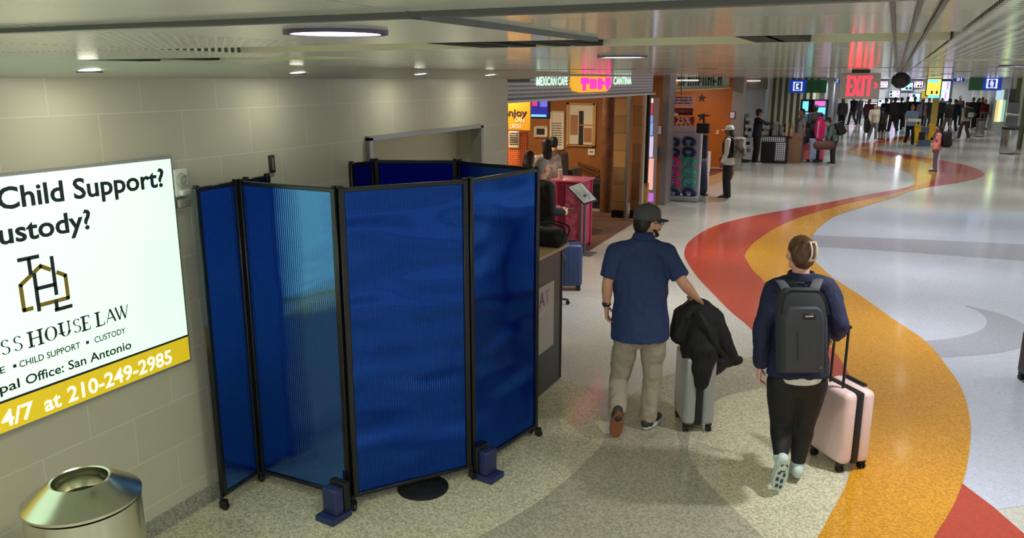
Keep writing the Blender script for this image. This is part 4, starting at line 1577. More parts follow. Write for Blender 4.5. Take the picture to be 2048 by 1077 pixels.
# host stand, magenta with a patterned front
hx0, hy0 = at(1159, 503)[:2]
t = thing('host_stand', (hx0 - .25, hy0 + .2, 0), 'magenta host stand with patterned side at the cafe entrance', 'host stand')
mag = mat('magenta_paint', (190, 52, 100), 0.4)
hw, hdp, hh = 0.42, 0.55, 1.09
m = MB()
for q in ((hx0 - .02, hy0 + .02), (hx0 - hw + .02, hy0 + .02), (hx0 - .02, hy0 + hdp - .02), (hx0 - hw + .02, hy0 + hdp - .02)):
    m.box((q[0], q[1], hh / 2), (.045, .045, hh))
m.box((hx0 - hw / 2, hy0 + hdp / 2, hh / 2 + .03), (hw - .03, hdp - .03, hh - .06))
m.build('carcass', [mag], t, smooth=False)
m = MB(); m.rbox((hx0 - hw / 2 - .03, hy0 + hdp / 2, hh + .015), (hw + .12, hdp + .06, .03), .008); m.build('top', [mat('magenta_light', (226, 110, 150), .35)], t)
patt = mat('host_pattern', (176, 84, 116), .6, noise=.5, nscale=14)
m = MB(); m.box((hx0 - hw / 2 + .07, hy0 + .008, hh / 2), (hw - .2, .012, hh - .1)); m.build('patterned_panel', [patt], t, smooth=False)
m = MB(); m.box((hx0 - hw + .08, hy0 + .008, hh / 2 + .05), (.13, .012, hh - .2)); d_ = m.build('door', [mat('magenta_dark', (130, 34, 72), .4)], t, smooth=False)
m = MB(); m.tube([(hx0 - hw + .115, hy0 + .002, .62), (hx0 - hw + .115, hy0 - .012, .62)], .009, 0, 10); m.build('knob', [STEEL()], d_)
# small cup stack on the host stand
m = MB()
cx_, cy_ = hx0 - hw + .02, hy0 + .12
m.lathe((cx_, cy_, hh + .03), [(.03, 0), (.036, .07), (.042, .09), (.036, .10), (.036, .14), (.04, .15), (.001, .152)], 0, 16)
tag(m.build('paper_cup', [mat('cup_white', (220, 216, 206), .5)]), 'stacked white paper cups on the magenta host stand', 'cup')

# menu stand: base plate, twin posts, tilted menu board
c = at(1166, 508)
t = thing('menu_stand', (c[0], c[1], 0), 'grey menu stand with tilted white board in front of the host stand', 'menu stand')
m = MB(); m.rbox((c[0], c[1], .008), (.36, .30, .016), .004); m.build('base_plate', [mat('stand_grey', (120, 122, 130), .35, .5)], t)
for dx in (-.035, .035):
    m = MB(); m.rbox((c[0] + dx - .02, c[1], .47), (.035, .035, .93), .004); m.build('post', [mat('stand_grey', (120, 122, 130), .35, .5)], t)
a = [W(1134, 374, fwd_of(c) + .12), W(1163, 363, fwd_of(c) + .2), W(1196, 401, fwd_of(c) - .06), W(1168, 409, fwd_of(c) - .14)]
nrm = unit(np.cross(a[1] - a[0], a[3] - a[0]))
if nrm[2] < 0:
    nrm = -nrm
m = MB(); m.add(a + [p - nrm * .02 for p in a], [(0, 1, 2, 3), (7, 6, 5, 4), (0, 4, 5, 1), (1, 5, 6, 2), (2, 6, 7, 3), (3, 7, 4, 0)]); bd = m.build('menu_board', [mat('menu_dark', (60, 66, 84), .4)], t, smooth=False)


def bil(u, v):
    return (a[0] * (1 - u) + a[1] * u) * (1 - v) + (a[3] * (1 - u) + a[2] * u) * v + nrm * .003


m = MB(); m.add([bil(.06, .05), bil(.94, .05), bil(.94, .95), bil(.06, .95)], [(0, 1, 2, 3)], 0)
sh_ = m.build('menu_sheet', [mat('menu_white', (240, 250, 252), .4)], bd, smooth=False)
m = MB()
rr = random.Random(2)
for i in range(11):
    for j in range(2):
        u0 = .12 + j * .4; u1 = u0 + rr.uniform(.2, .34); v0 = .12 + i * .07
        m.add([bil(u0, v0) + nrm * .001, bil(u1, v0) + nrm * .001, bil(u1, v0 + .022) + nrm * .001, bil(u0, v0 + .022) + nrm * .001], [(0, 1, 2, 3)], 0)
m.build('print', [mat('print_slate', (150, 180, 200), .5)], sh_, smooth=False)
# low black bin deep in the cafe entry
c = at(1195, 425)
m = MB(); m.rbox((c[0] - .25, c[1] + .6, .32), (.55, .35, .64), .02); m.rbox((c[0] - .25, c[1] + .42, .5), (.4, .02, .1), .006)
tag(m.build('low_cabinet', [BLKPL()]), 'low black cabinet at the foot of the timber column', 'cabinet')

# ================================================================== SHOP
t = thing('shop_sign', onx(1395, 165, -4.43), 'black block letters on the pale green shop header', 'sign')
m = MB()
rr = random.Random(12)
x = 1356.0
HXs = -4.43
k = 0
while x < 1442:
    w = 5.2 + x * .002
    a0_, a1_ = onx(x, 172, HXs), onx(x + w, 155, HXs)
    yy0, yy1, zz0, zz1 = a0_[1], a1_[1], a0_[2], a1_[2]
    sw2 = (yy1 - yy0) * .3
    m.box((HXs, yy0 + sw2 / 2, (zz0 + zz1) / 2), (.02, sw2, zz1 - zz0))
    if k % 3 != 1:
        m.box((HXs, yy1 - sw2 / 2, (zz0 + zz1) / 2), (.02, sw2, zz1 - zz0))
    if k % 2 == 0:
        m.box((HXs, (yy0 + yy1) / 2, zz1 - .03), (.02, yy1 - yy0, .05))
    if k % 3 == 1:
        m.box((HXs, (yy0 + yy1) / 2, (zz1 + zz0) / 2), (.02, yy1 - yy0, .05))
    x += w + 2.0
    k += 1
m.build('lettering', [mat('ink_black', (16, 16, 16), .4)], t, smooth=False)
m = MB(); a0_, a1_ = onx(1335, 161, HXs + .05), onx(1396, 158, HXs + .05)
m.box((HXs + .05, (a0_[1] + a1_[1]) / 2, a0_[2]), (.04, a1_[1] - a0_[1], .035)); m.build('light_bar', [mat('bar_white', (235, 235, 235), .3, emit=(255, 250, 240), estr=.5)], t, smooth=False)
m = MB(); a0_, a1_ = onx(1342, 171, HXs), onx(1360, 163, HXs); m.box((HXs, (a0_[1] + a1_[1]) / 2, (a0_[2] + a1_[2]) / 2), (.02, a1_[1] - a0_[1], abs(a1_[2] - a0_[2]))); m.build('emblem', [mat('emblem_orange', (210, 140, 70), .4)], t, smooth=False)

# five-point stars on the orange wall
def star(px, py, r, label):
    c = ony(px, py, 25.385)
    pts = []
    for k in range(10):
        a = math.pi / 2 + k * math.pi / 5
        q = r if k % 2 == 0 else r * .42
        pts.append((q * math.cos(a), q * math.sin(a)))
    m = MB(); m.prism(pts, c, UX, UZ, .03)
    tag(m.build('wall_star', [BLKPL()], smooth=False), label, 'star')


star(1404, 196, .125, 'upper black five-point star on the orange shop wall')
star(1403, 234, .115, 'lower black five-point star on the orange shop wall, above the handbag')
m = MB(); ybox(m, 1432, 260, 1438, 269, 25.37, .03); tag(m.build('light_switch', [mat('switch_warm', (245, 190, 130), .4)], smooth=False), 'small pale switch on the orange shop wall', 'wall plate')

RK = at(1365, 403)
RY = RK[1]
t, f = ything('sale_sign', 1337, 190, 1387, 214, RY + .25, .03, 'pale pink hanging sign with dark small print over the pillow rack', 'sign', 'board', [mat('sale_pink', (232, 190, 200), .5)])
m = MB(); stroke_rows(m, 1341, 194, 1383, 211, RY + .244, 3, 0, .45, 8); m.build('print', [mat('print_plum', (96, 56, 76), .5)], f, smooth=False)
m = MB(); q = ony(1362, 190, RY + .265); m.tube([q, (q[0], q[1], CEIL)], .008, 0, 8, dome=False); m.build('hanger_rod', [BLACK()], t)
t, f = ything('sale_sign', 1338, 216, 1385, 231, RY + .26, .03, 'dark maroon strip sign between the pink sign and the percent sign', 'sign', 'board', [mat('sale_maroon', (74, 20, 34), .5)])
m = MB(); stroke_rows(m, 1350, 219, 1382, 228, RY + .254, 1, 0, .7, 8); m.build('print', [mat('print_red', (140, 60, 70), .5)], f, smooth=False)
t, f = ything('sale_sign', 1344, 233, 1388, 248, RY + .2, .03, 'dark red sign reading 25 percent over the pillow rack', 'sign', 'board', [mat('sale_red', (142, 22, 40), .5)])
m = MB(); q = ony(1352, 246, RY + .19); e = ony(1381, 246, RY + .19); m.text('25%', (q[0], RY + .197, q[2]), UX, UZ, .135, e[0] - q[0], .004, 0, .02)
m.build('lettering', [mat('sale_letter', (240, 200, 205), .5)], f, smooth=False)
for k, (x, y, r_) in enumerate(((1345, 228, .045), (1350, 231, .05), (1341, 236, .05), (1355, 229, .035))):
    pass
# cream plush hanging by the sign
q = ony(1345, 231, RY + .12)
m = MB(); m.ell(q, (.06, .05, .055)); m.ell(q + np.array([.08, 0, .02]), (.05, .04, .035)); m.ell(q + np.array([-.05, 0, -.06]), (.05, .05, .07)); m.ell(q + np.array([.02, 0, .05]), (.03, .03, .04)); m.remesh(.012, 2)
tag(m.build('plush_toy', [mat('plush_cream', (222, 210, 170), .9)], smooth='full'), 'cream plush hanging beside the percent sign', 'plush')

# rack with travel pillows
t = thing('display_rack', (RK[0], RY + .2, 0), 'tall pale grey display rack of travel pillows at the shop front', 'rack')
rk0, rk1 = ony(1335, 403, RY)[0], ony(1394, 403, RY)[0]
rkt = ony(1360, 270, RY)[2]
rkm = mat('rack_grey', (176, 176, 196), .4)
m = MB(); m.box(((rk0 + rk1) / 2, RY + .18, (rkt + .12) / 2 + .03), (rk1 - rk0, .06, rkt - .12)); m.build('back_panel', [rkm], t, smooth=False)
m = MB(); m.rbox(((rk0 + rk1) / 2, RY + .18, .06), (rk1 - rk0 + .04, .45, .12), .03); m.build('base', [mat('rack_base', (150, 152, 156), .35)], t)
for x in (rk0 + .012, rk1 - .012):
    m = MB(); m.box((x, RY + .18, rkt / 2), (.03, .10, rkt + .06)); m.build('upright', [mat('rack_white', (214, 216, 226), .35)], t, smooth=False)
pil_c = {'b': mat('pillow_navy', (24, 34, 76), .75), 'p': mat('pillow_pink', (206, 44, 128), .75), 'g': mat('pillow_teal', (54, 158, 128), .75)}
blueb = mat('pillow_strap', (80, 130, 196), .5)
rows = (283, 304, 322, 344, 365, 386)
kinds = ('bb', 'bb', 'pg', 'pg', 'pg', 'bb')
nm = {'b': 'navy', 'p': 'bright pink', 'g': 'teal green'}
rown = ('top', 'second', 'third', 'fourth', 'fifth', 'bottom')
for r in range(6):
    for cidx, px in enumerate((1345, 1377)):
        kd = kinds[r][cidx]
        q = ony(px, rows[r], RY + .02)
        t = thing('neck_pillow', (q[0], RY + .05, q[2]), '%s neck pillow on the %s side of the %s row of the rack' % (nm[kd], ('left', 'right')[cidx], rown[r]), 'neck pillow', 'neck pillows on the display rack')
        arc = [(q[0] + .105 * math.cos(a), RY + .06, q[2] - .02 + .075 * math.sin(a)) for a in np.linspace(math.radians(-38), math.radians(218), 14)]
        m = MB(); m.tube(arc, [.052 + .010 * math.sin(k_ * .9) for k_ in range(14)], 0, 10); m.build('cushion', [pil_c[kd]], t)
        m = MB(); m.rbox((q[0] - .01, RY + .015, q[2] + .0), (.09, .03, .06), .01); m.rbox((q[0] + .05, RY + .06, q[2] + .0), (.04, .12, .03), .01); m.build('label_band', [blueb], t)

# handbag on a dark figure form, low shelf, rucksack row beside the rack
fy = RY + .9
q = ony(1404, 264, fy)
t = thing('handbag', (q[0], fy, q[2]), 'black handbag with looped handle hanging in front of the orange wall', 'handbag')
m = MB(); ybox(m, 1393, 247, 1417, 268, fy, .14); b_m = m; m.remesh(.02, 3); m.build('body', [mat('bag_black', (16, 17, 22), .4)], t, smooth='full')
m = MB(); p0, p1, p2 = ony(1397, 248, fy + .07), ony(1404, 233, fy + .07), ony(1411, 248, fy + .07); m.tube(catmull([p0, (p0 + p1) / 2 + np.array([-.01, 0, .02]), p1, (p1 + p2) / 2 + np.array([.01, 0, .02]), p2], 4), .009, 0, 8); m.build('handle', [BLKPL()], t)
m = MB(); q2 = ony(1405, 268, fy + .2)
m.tube([(q2[0], fy + .25, 0.02), (q2[0], fy + .25, q2[2] + .45)], .02, 0, 10); m.lathe((q2[0], fy + .25, 0), [(.2, 0), (.2, .02), (.02, .04)], 0, 24); m.bar((q2[0] - .14, fy + .2, q2[2] + .42), (q2[0] + .14, fy + .2, q2[2] + .42), .03, .03)
tag(m.build('bag_stand', [BLKPL()]), 'black display stand holding the handbag', 'stand')
q = ony(1403, 305, fy)
t = thing('rucksack', (q[0], fy, 0), 'dark blue rucksack hanging below the handbag', 'rucksack')
m = MB(); ybox(m, 1395, 270, 1412, 318, fy - .05, .16); m.remesh(.02, 4); m.build('body', [mat('bag_indigo', (26, 30, 56), .6)], t, smooth='full')
m = MB(); ybox(m, 1397, 292, 1409, 312, fy - .09, .06); m.remesh(.015, 2); m.build('pocket', [mat('bag_black', (16, 17, 22), .4)], t, smooth='full')
t = thing('shelf_unit', tuple(ony(1407, 344, fy + .5)[:2]) + (0,), 'low shelf of red and white boxes between the rack and the orange wall', 'shelf')
sy = fy + .5
m = MB()
for q in ((1396, 305, 1414, 308), (1396, 326, 1414, 328), (1396, 343, 1414, 346)):
    ybox(m, *q, sy, .3)
ybox(m, 1412.5, 305, 1414.5, 346, sy, .3)
a_ = ony(1396, 346, sy); b9 = ony(1414, 346, sy)
for x_ in (a_[0] + .02, b9[0] - .02):
    m.box((x_, sy + .15, a_[2] / 2), (.03, .28, a_[2]))
m.build('shelves', [mat('shelf_pale', (206, 190, 190), .5)], t, smooth=False)
for i, (q, cc) in enumerate((((1399, 313, 1405, 326), (190, 50, 60)), ((1406, 315, 1411, 326), (230, 224, 220)), ((1399, 333, 1406, 343), (150, 40, 50)))):
    m = MB(); ybox(m, *q, sy + .05, .15)
    tag(m.build('gift_box', [mat('gift_%d' % i, cc, .5)], smooth=False), ('red box on the upper level of the low shop shelf', 'white box on the upper level of the low shop shelf', 'dark red box on the lower level of the low shop shelf')[i], 'box')
m = MB(); c = at(1398, 392); m.lathe((c[0], c[1] + .1, .02), [(.12, 0), (.16, .1), (.15, .4), (.11, .75), (.05, .85), (.001, .87)], 0, 16); m.ripple(.02, 6)
tag(m.build('duffel_bag', [mat('bag_indigo', (26, 30, 56), .6)], smooth='full'), 'dark upright bag leaning on the right of the pillow rack', 'bag')
m = MB(); ybox(m, 1338, 250, 1391, 268, RY + .22, .04, 0)
for k in range(5):
    ybox(m, 1346 + 9 * k, 249, 1352 + 9 * k, 251.5, RY + .21, .01, 1)
tag(m.build('price_board', [mat('board_mauve', (196, 178, 194), .5), inkd], smooth=False), 'plain mauve header board on top of the pillow rack', 'board')

# sunglasses carousel and merchandise stand past the shop
c = at(1484, 322)
t = thing('display_carousel', (c[0], c[1], 0), 'round carousel of small goods left of the man in black', 'carousel')
m = MB(); m.lathe((c[0], c[1], 0), [(.30, 0), (.30, .03), (.05, .06), (.03, .08), (.03, 1.55), (.001, 1.56)], 0, 20); m.build('post', [BLKPL()], t)
rr = random.Random(31)
gc = [(170, 170, 170), (60, 60, 60), (120, 70, 60), (90, 130, 110), (210, 200, 190), (30, 30, 36)]
for k in range(42):
    a = rr.uniform(0, 6.28); z = .35 + 1.15 * (k // 7) / 5
    p = np.array([c[0] + .2 * math.cos(a), c[1] + .2 * math.sin(a), z])
    m = MB(); m.rbox(p, (.10, .10, .11), .02, 0, rotz(a)); m.build('hanging_packet', [mat('pk_%d' % (k % 6), gc[k % 6], .4)], t)
KB = at(1545, 327)
t = thing('merchandise_cart', (KB[0], KB[1] + .4, 0), 'black merchandise cart with white dotted trim in the concourse', 'cart')
kx0, kx1 = ony(1520, 327, KB[1])[0], ony(1571, 327, KB[1])[0]
kt = ony(1545, 273, KB[1])[2]
m = MB(); m.box(((kx0 + kx1) / 2, KB[1] + .4, kt / 2), (kx1 - kx0, .8, kt)); m.build('carcass', [mat('cart_black', (12, 12, 14), .45)], t, smooth=False)
dots = perf_mat('dotted_trim', (18, 18, 20), (232, 236, 244), pitch=0.062, rad=0.36, axes='XZ', rough=0.4)
m = MB(); ybox(m, 1521, 274, 1570, 284, KB[1] - .012, .014); m.build('dotted_trim', [dots], t, smooth=False)
m = MB(); ybox(m, 1551, 286, 1570, 322, KB[1] - .012, .014); m.build('dotted_trim', [dots], t, smooth=False)
m = MB(); m.box((kx1 + .22, KB[1] + .55, kt / 2 + .05), (.42, .5, kt + .1)); m.build('side_box', [mat('cart_brown', (128, 92, 70), .5)], t, smooth=False)
rr = random.Random(5)
for k in range(16):
    x = kx0 + .25 + rr.random() * (kx1 - kx0 - .1); y = KB[1] + .1 + rr.random() * .55
    h_ = .12 + rr.random() * .34
    m = MB(); m.rbox((x, y, kt + h_ / 2), (.08 + rr.random() * .09, .1, h_), .02)
    nmz = ('black', 'dark brown', 'tan', 'grey')[k % 4]
    tag(m.build('merchandise', [mat('md_%d' % (k % 4), ((20, 20, 22), (66, 44, 34), (160, 130, 100), (110, 110, 108))[k % 4], .5)]), '%s boxed item on top of the black merchandise cart' % nmz, 'merchandise', 'goods on the merchandise cart, ' + nmz)
m = MB(); a, b_ = ony(1500, 168, 30), ony(1520, 160, 30)
# red banner high on the lilac wall
q0, q1 = onx(1481, 177, -4.72), onx(1499, 155, -4.72)
m = MB(); m.box((-4.72, (q0[1] + q1[1]) / 2, (q0[2] + q1[2]) / 2), (.04, q1[1] - q0[1], q1[2] - q0[2]))
tag(m.build('wall_banner', [mat('banner_rust', (170, 92, 78), .5)], smooth=False), 'faded rust red panel high on the lilac wall', 'banner')
m = MB(); q0, q1 = onx(1478, 162, -4.66), onx(1520, 159, -4.66); m.box((-4.66, (q0[1] + q1[1]) / 2, q0[2]), (.05, q1[1] - q0[1], .05))
tag(m.build('wall_light', [mat('bar_white', (235, 235, 235), .3, emit=(255, 250, 240), estr=.5)], smooth=False), 'thin pale light bar across the rust panel', 'light')

# ================================================================== FAR CONCOURSE
def screen(name, q, Y, label, cat, rgb, es, d=.1, extra=None):
    t, f = ything(name, *q, Y, d, label, cat, 'housing', [BLKPL()])
    m = MB(); w = (q[2] - q[0]) * .06; h = (q[3] - q[1]) * .06
    ybox(m, q[0] + w, q[1] + h, q[2] - w, q[3] - h, Y - .012, .012)
    s = m.build('display', [mat(name + str(q[0]), rgb, .3, emit=rgb, estr=es)], t, smooth=False)
    if extra:
        m = MB()
        for e, i in extra:
            ybox(m, *e, Y - .02, .008, i)
        m.build('picture', [mat('pic_cyan', (120, 230, 240), .3, emit=(120, 230, 240), estr=.9), mat('pic_pink', (240, 110, 200), .3, emit=(240, 110, 200), estr=.9), mat('pic_dark', (20, 24, 40), .3), mat('pic_white', (240, 244, 250), .3, emit=(240, 244, 250), estr=1)], s, smooth=False)
    return t


t = screen('information_screen', (1602, 199, 1653, 248), 34.5, 'tall bright cyan and pink screen behind the man in grey', 'screen', (60, 110, 140), .5, .15, [((1606, 203, 1616, 222), 0), ((1618, 201, 1628, 225), 2), ((1630, 202, 1650, 212), 1), ((1632, 215, 1650, 226), 0), ((1606, 226, 1650, 228), 3)])
m = MB(); q = ony(1627, 247, 34.55); m.box((q[0], 34.57, q[2] / 2), (.7, .12, q[2])); m.build('stand', [BLKPL()], t, smooth=False)
t = screen('advert_totem', (1854, 156, 1881, 193), 46, 'yellow advert display high in the far concourse', 'advert', (250, 220, 90), .9, .2, [((1857, 159, 1878, 165), 0), ((1862, 182, 1865, 188), 2), ((1872, 182, 1875, 188), 2)])
m = MB(); ybox(m, 1856, 190, 1878, 196, 45.95, .2); m.build('lower_band', [mat('pic_cyan', (120, 230, 240), .3, emit=(120, 230, 240), estr=.9)], t, smooth=False)
m = MB(); a, b_ = ony(1866, 196, 46.05), ony(1871, 262, 46.05); m.box(((a[0] + b_[0]) / 2, 46.1, a[2] / 2), (abs(b_[0] - a[0]), .12, a[2])); m.build('post', [mat('totem_yellow', (190, 164, 80), .5)], t, smooth=False)
t = screen('advert_display', (1843, 183, 1855, 197), 47, 'small yellow panel left of the yellow advert display', 'advert', (220, 190, 60), .6)
m = MB(); q = ony(1849, 196, 47.05); m.box((q[0], 47.06, q[2] / 2), (.06, .06, q[2])); m.build('post', [BLKPL()], t, smooth=False)
# bright shop windows at the very end
rr = random.Random(77)
brc = [(235, 240, 250), (180, 215, 250), (150, 190, 240), (245, 220, 230), (110, 150, 190), (60, 70, 90)]
k = 0
for (x0, x1, y0, y1) in ((1756, 1776, 162, 176), (1778, 1800, 180, 196), (1802, 1826, 165, 182), (1828, 1846, 162, 176), (1756, 1780, 198, 214), (1784, 1812, 200, 222), (1816, 1840, 186, 206), (1700, 1730, 203, 222), (1730, 1754, 205, 226), (1815, 1850, 210, 228), (1884, 1898, 160, 205)):
    t = screen('shop_display', (x0, y0, x1, y1), 62.6, 'bright display in the shops at the far end, %s' % ('beside the EXIT sign', 'under the black hanging unit', 'right of the black hanging unit', 'next to the yellow panel', 'low beside the EXIT sign', 'behind the crowd in black', 'above the woman in pale blue', 'under the EXIT sign on its left', 'under the EXIT sign on its right', 'low behind the yellow cart', 'right of the yellow advert')[k], 'display', brc[k % 4], .9, .3,
               [((x0 + (x1 - x0) * a_, y0 + (y1 - y0) * b2, x0 + (x1 - x0) * (a_ + .18), y0 + (y1 - y0) * (b2 + .3)), rr.choice((0, 1, 2, 2, 3))) for a_ in (.1, .4, .7) for b2 in (.12, .55)])
    k += 1
# far counters and seats
m = MB(); ybox(m, 1948, 172, 1968, 205, 60, .3); struct(m.build('trim_7', [mat('panel_pale', (196, 200, 204), .4)], smooth=False), 'pale panel under the right blue sign')
t, f = ything('poster_case', 1992, 178, 2008, 246, 37.4, .14, 'tall bright poster case on the striped wall', 'poster', 'case', [mat('alu_edge', (170, 172, 170), .35, .7)])
m = MB(); ybox(m, 1993.5, 180, 2006.5, 200, 37.385, .02, 0); ybox(m, 1993.5, 200, 2000, 244, 37.385, .02, 1); ybox(m, 2000, 200, 2006.5, 244, 37.385, .02, 2)
m.build('poster', [mat('pc_a', (190, 225, 245), .3, emit=(190, 225, 245), estr=.6), mat('pc_b', (240, 225, 150), .3, emit=(240, 225, 150), estr=.6), mat('pc_c', (180, 230, 220), .3, emit=(180, 230, 220), estr=.5)], t, smooth=False)
t, f = ything('drinking_fountain', 2016, 205, 2034, 252, 36.8, .35, 'grey steel drinking fountain column against the striped wall', 'drinking fountain', 'column', [mat('fount_steel', (110, 108, 112), .35, .7)])
m = MB(); ybox(m, 2021, 178, 2029, 206, 37.0, .15); m.build('bottle_filler', [mat('fount_dark', (66, 60, 70), .4)], t, smooth=False)
m = MB(); a, b_ = ony(2013, 226, 36.7), ony(2037, 232, 36.7); m.rbox(((a[0] + b_[0]) / 2, 36.65, (a[2] + b_[2]) / 2), (abs(b_[0] - a[0]), .4, .14), .04); m.build('basin', [STEEL()], t)
f0 = ony(2026, 252, 36.8)
m = MB(); ybox(m, 2017, 252, 2033, 300, 36.85, .2); m.build('pedestal', [mat('fount_steel', (110, 108, 112), .35, .7)], t, smooth=False)


def square_bin(px0, px1, pyb, pyt, label):
    c = at((px0 + px1) / 2, pyb)
    a, b_ = ony(px0, pyb, c[1]), ony(px1, pyb, c[1])
    w = (b_[0] - a[0]); zt = ony(px0, pyt, c[1])[2]
    t = thing('litter_bin', (c[0], c[1] + w / 2, 0), label, 'bin', 'steel bins in the far concourse')
    m = MB(); m.lathe((c[0], c[1] + w / 2, 0.03), [(w * .49, 0), (w * .5, .02), (w * .5, zt - .14), (w * .49, zt - .13)], 0, 28); m.build('body', [STEEL()], t)
    m = MB(); m.lathe((c[0], c[1] + w / 2, zt - .10), [(w * .46, 0), (w * .54, .01), (w * .54, .09), (w * .5, .10), (w * .2, .10), (w * .19, .03), (.001, .03)], 0, 28); m.build('lid', [mat('lid_dark', (52, 50, 52), .4)], t)
    m = MB(); m.lathe((c[0], c[1] + w / 2, 0), [(w * .47, 0), (w * .47, .03)], 0, 28); m.build('base', [BLKPL()], t)


square_bin(1999, 2034, 309, 254, 'larger round steel bin by the striped wall on the right')
square_bin(1949, 1968, 274, 237, 'smaller round steel bin further back beside the crowd')
c = at(1966, 259)
m = MB(); zt = ony(1974, 226, c[1])[2]; m.rbox((c[0], c[1], zt), (.5, .35, .05), .01); m.tube([(c[0], c[1], .02), (c[0], c[1], zt)], .04, 0, 10); m.rbox((c[0], c[1], .02), (.4, .35, .04), .01)
tag(m.build('standing_desk', [mat('fount_steel', (110, 108, 112), .35, .7)]), 'grey standing desk behind the smaller steel bin', 'desk')

# janitor cart: yellow bags, blue tray
c = at(1847, 292)
Y = c[1]
t = thing('cleaning_cart', (c[0], Y, 0), 'cleaning cart with yellow bags and blue tray near the child in pink', 'cart')
yl = mat('cart_yellow', (236, 180, 20), .45)
m = MB(); ybox(m, 1828, 250, 1839, 287, Y - .1, .3); m.remesh(.03, 3); m.build('yellow_bag', [yl], t, smooth='full')
m = MB(); ybox(m, 1858, 249, 1867, 286, Y - .05, .3); m.remesh(.03, 3); m.build('yellow_bag', [yl], t, smooth='full')
m = MB(); ybox(m, 1836, 280, 1860, 293.5, Y - .15, .5); m.build('tray', [mat('cart_slate', (84, 100, 130), .5)], t, smooth=False)
m = MB(); ybox(m, 1838, 265, 1850, 281, Y - .1, .35); m.build('black_box', [BLKPL()], t, smooth=False)
m = MB(); ybox(m, 1841, 254, 1858, 266, Y - .05, .3); m.build('upper_box', [mat('cart_slate', (84, 100, 130), .5)], t, smooth=False)
for x in (1838, 1858):
    m = MB(); q = at(x, 293.4); m.tube([(q[0] - .03, Y, .05), (q[0] + .03, Y, .05)], .05, 0, 12, dome=False); m.build('wheel', [BLKPL()], t)
# pink round case and its companions by the merchandise cart
c = at(1641, 326)
t = thing('kids_case', (c[0], c[1] + .15, 0), 'hot pink rounded child case held upright by the traveller in green', 'suitcase')
hp = mat('hot_pink', (255, 30, 130), .4)
q = ony(1640, 258, c[1] + .2)
m = MB(); m.ell((q[0], q[1], q[2]), (.17, .15, .40), 0, None, 20, 12); m.build('shell', [hp], t)
m = MB(); m.rbox((q[0] - .05, q[1] - .12, q[2] - .02), (.05, .06, .55), .02); m.build('stripe', [mat('pink_pale', (255, 190, 215), .4)], t)
m = MB(); m.tube([(q[0], q[1], q[2] - .38), (q[0], q[1], .06)], .05, 0, 10); m.rbox((q[0], q[1], .05), (.3, .25, .06), .02); m.build('base', [BLKPL()], t)
for k, (px, rgb, lab, h_) in enumerate(((1608, (226, 110, 110), 'coral small case standing nearest the man in grey', .62), (1622, (190, 206, 240), 'pale blue small case between the coral and pink cases', .78), (1637, (236, 100, 120), 'rose small case in front of the hot pink case', .70))):
    c = at(px, 324)
    suitcase((c[0], c[1] + .1 + .05 * k, 0), .1 * k, .26, .2, h_ - .08, mat('small_case_%d' % k, rgb, .35), BLKPL(), lab)
# ================================================================== PEOPLE
def hand_shapes(m, wr, d, a, pn, s=1.0, curl=0.5, side=1, fr=0.0088, detail=True):
    """palm, four bent fingers and a thumb. d: along the hand, a: towards the thumb, pn: palm normal (fingers curl to it)"""
    d = unit(d); a = unit(np.array(a) - d * np.dot(a, d)); pn = unit(np.array(pn) - d * np.dot(pn, d) - a * np.dot(pn, a))
    wr = np.array(wr, float)
    m.tube([wr - d * .01 * s, wr + d * .035 * s, wr + d * .085 * s], [(.027 * s, .019 * s), (.036 * s, .017 * s), (.040 * s, .014 * s)], 0, 12, side=a)
    for i, (off, L) in enumerate(((.030, .068), (.0105, .078), (-.0095, .073), (-.029, .056))):
        p = wr + d * .088 * s + a * off * s
        ang = 0
        pts = [p - d * .012 * s]
        segs = (L * .45, L * .31, L * .24)
        cur = p
        pts.append(p)
        for j, sl in enumerate(segs):
            ang += curl * (0.75, 1.0, 0.8)[j] * (1 + .06 * i)
            dd = d * math.cos(ang) + pn * math.sin(ang)
            cur = cur + dd * sl * s
            pts.append(cur)
        r = fr * s * (1 if i < 3 else .88)
        m.tube(pts, [r * 1.05, r * 1.05, r, r * .93, r * .8], 0, 8)
    t0 = wr + d * .022 * s + a * .026 * s
    t1 = t0 + (d * .6 + a * .62 + pn * .35) * .036 * s
    t2 = t1 + unit(d * .8 + a * .25 + pn * (.3 + curl * .4)) * .03 * s
    t3 = t2 + unit(d * .75 - a * .05 + pn * (.3 + curl * .6)) * .024 * s
    m.tube([t0, t1, t2, t3], [.013 * s, .0115 * s, .0098 * s, .0082 * s], 0, 8)


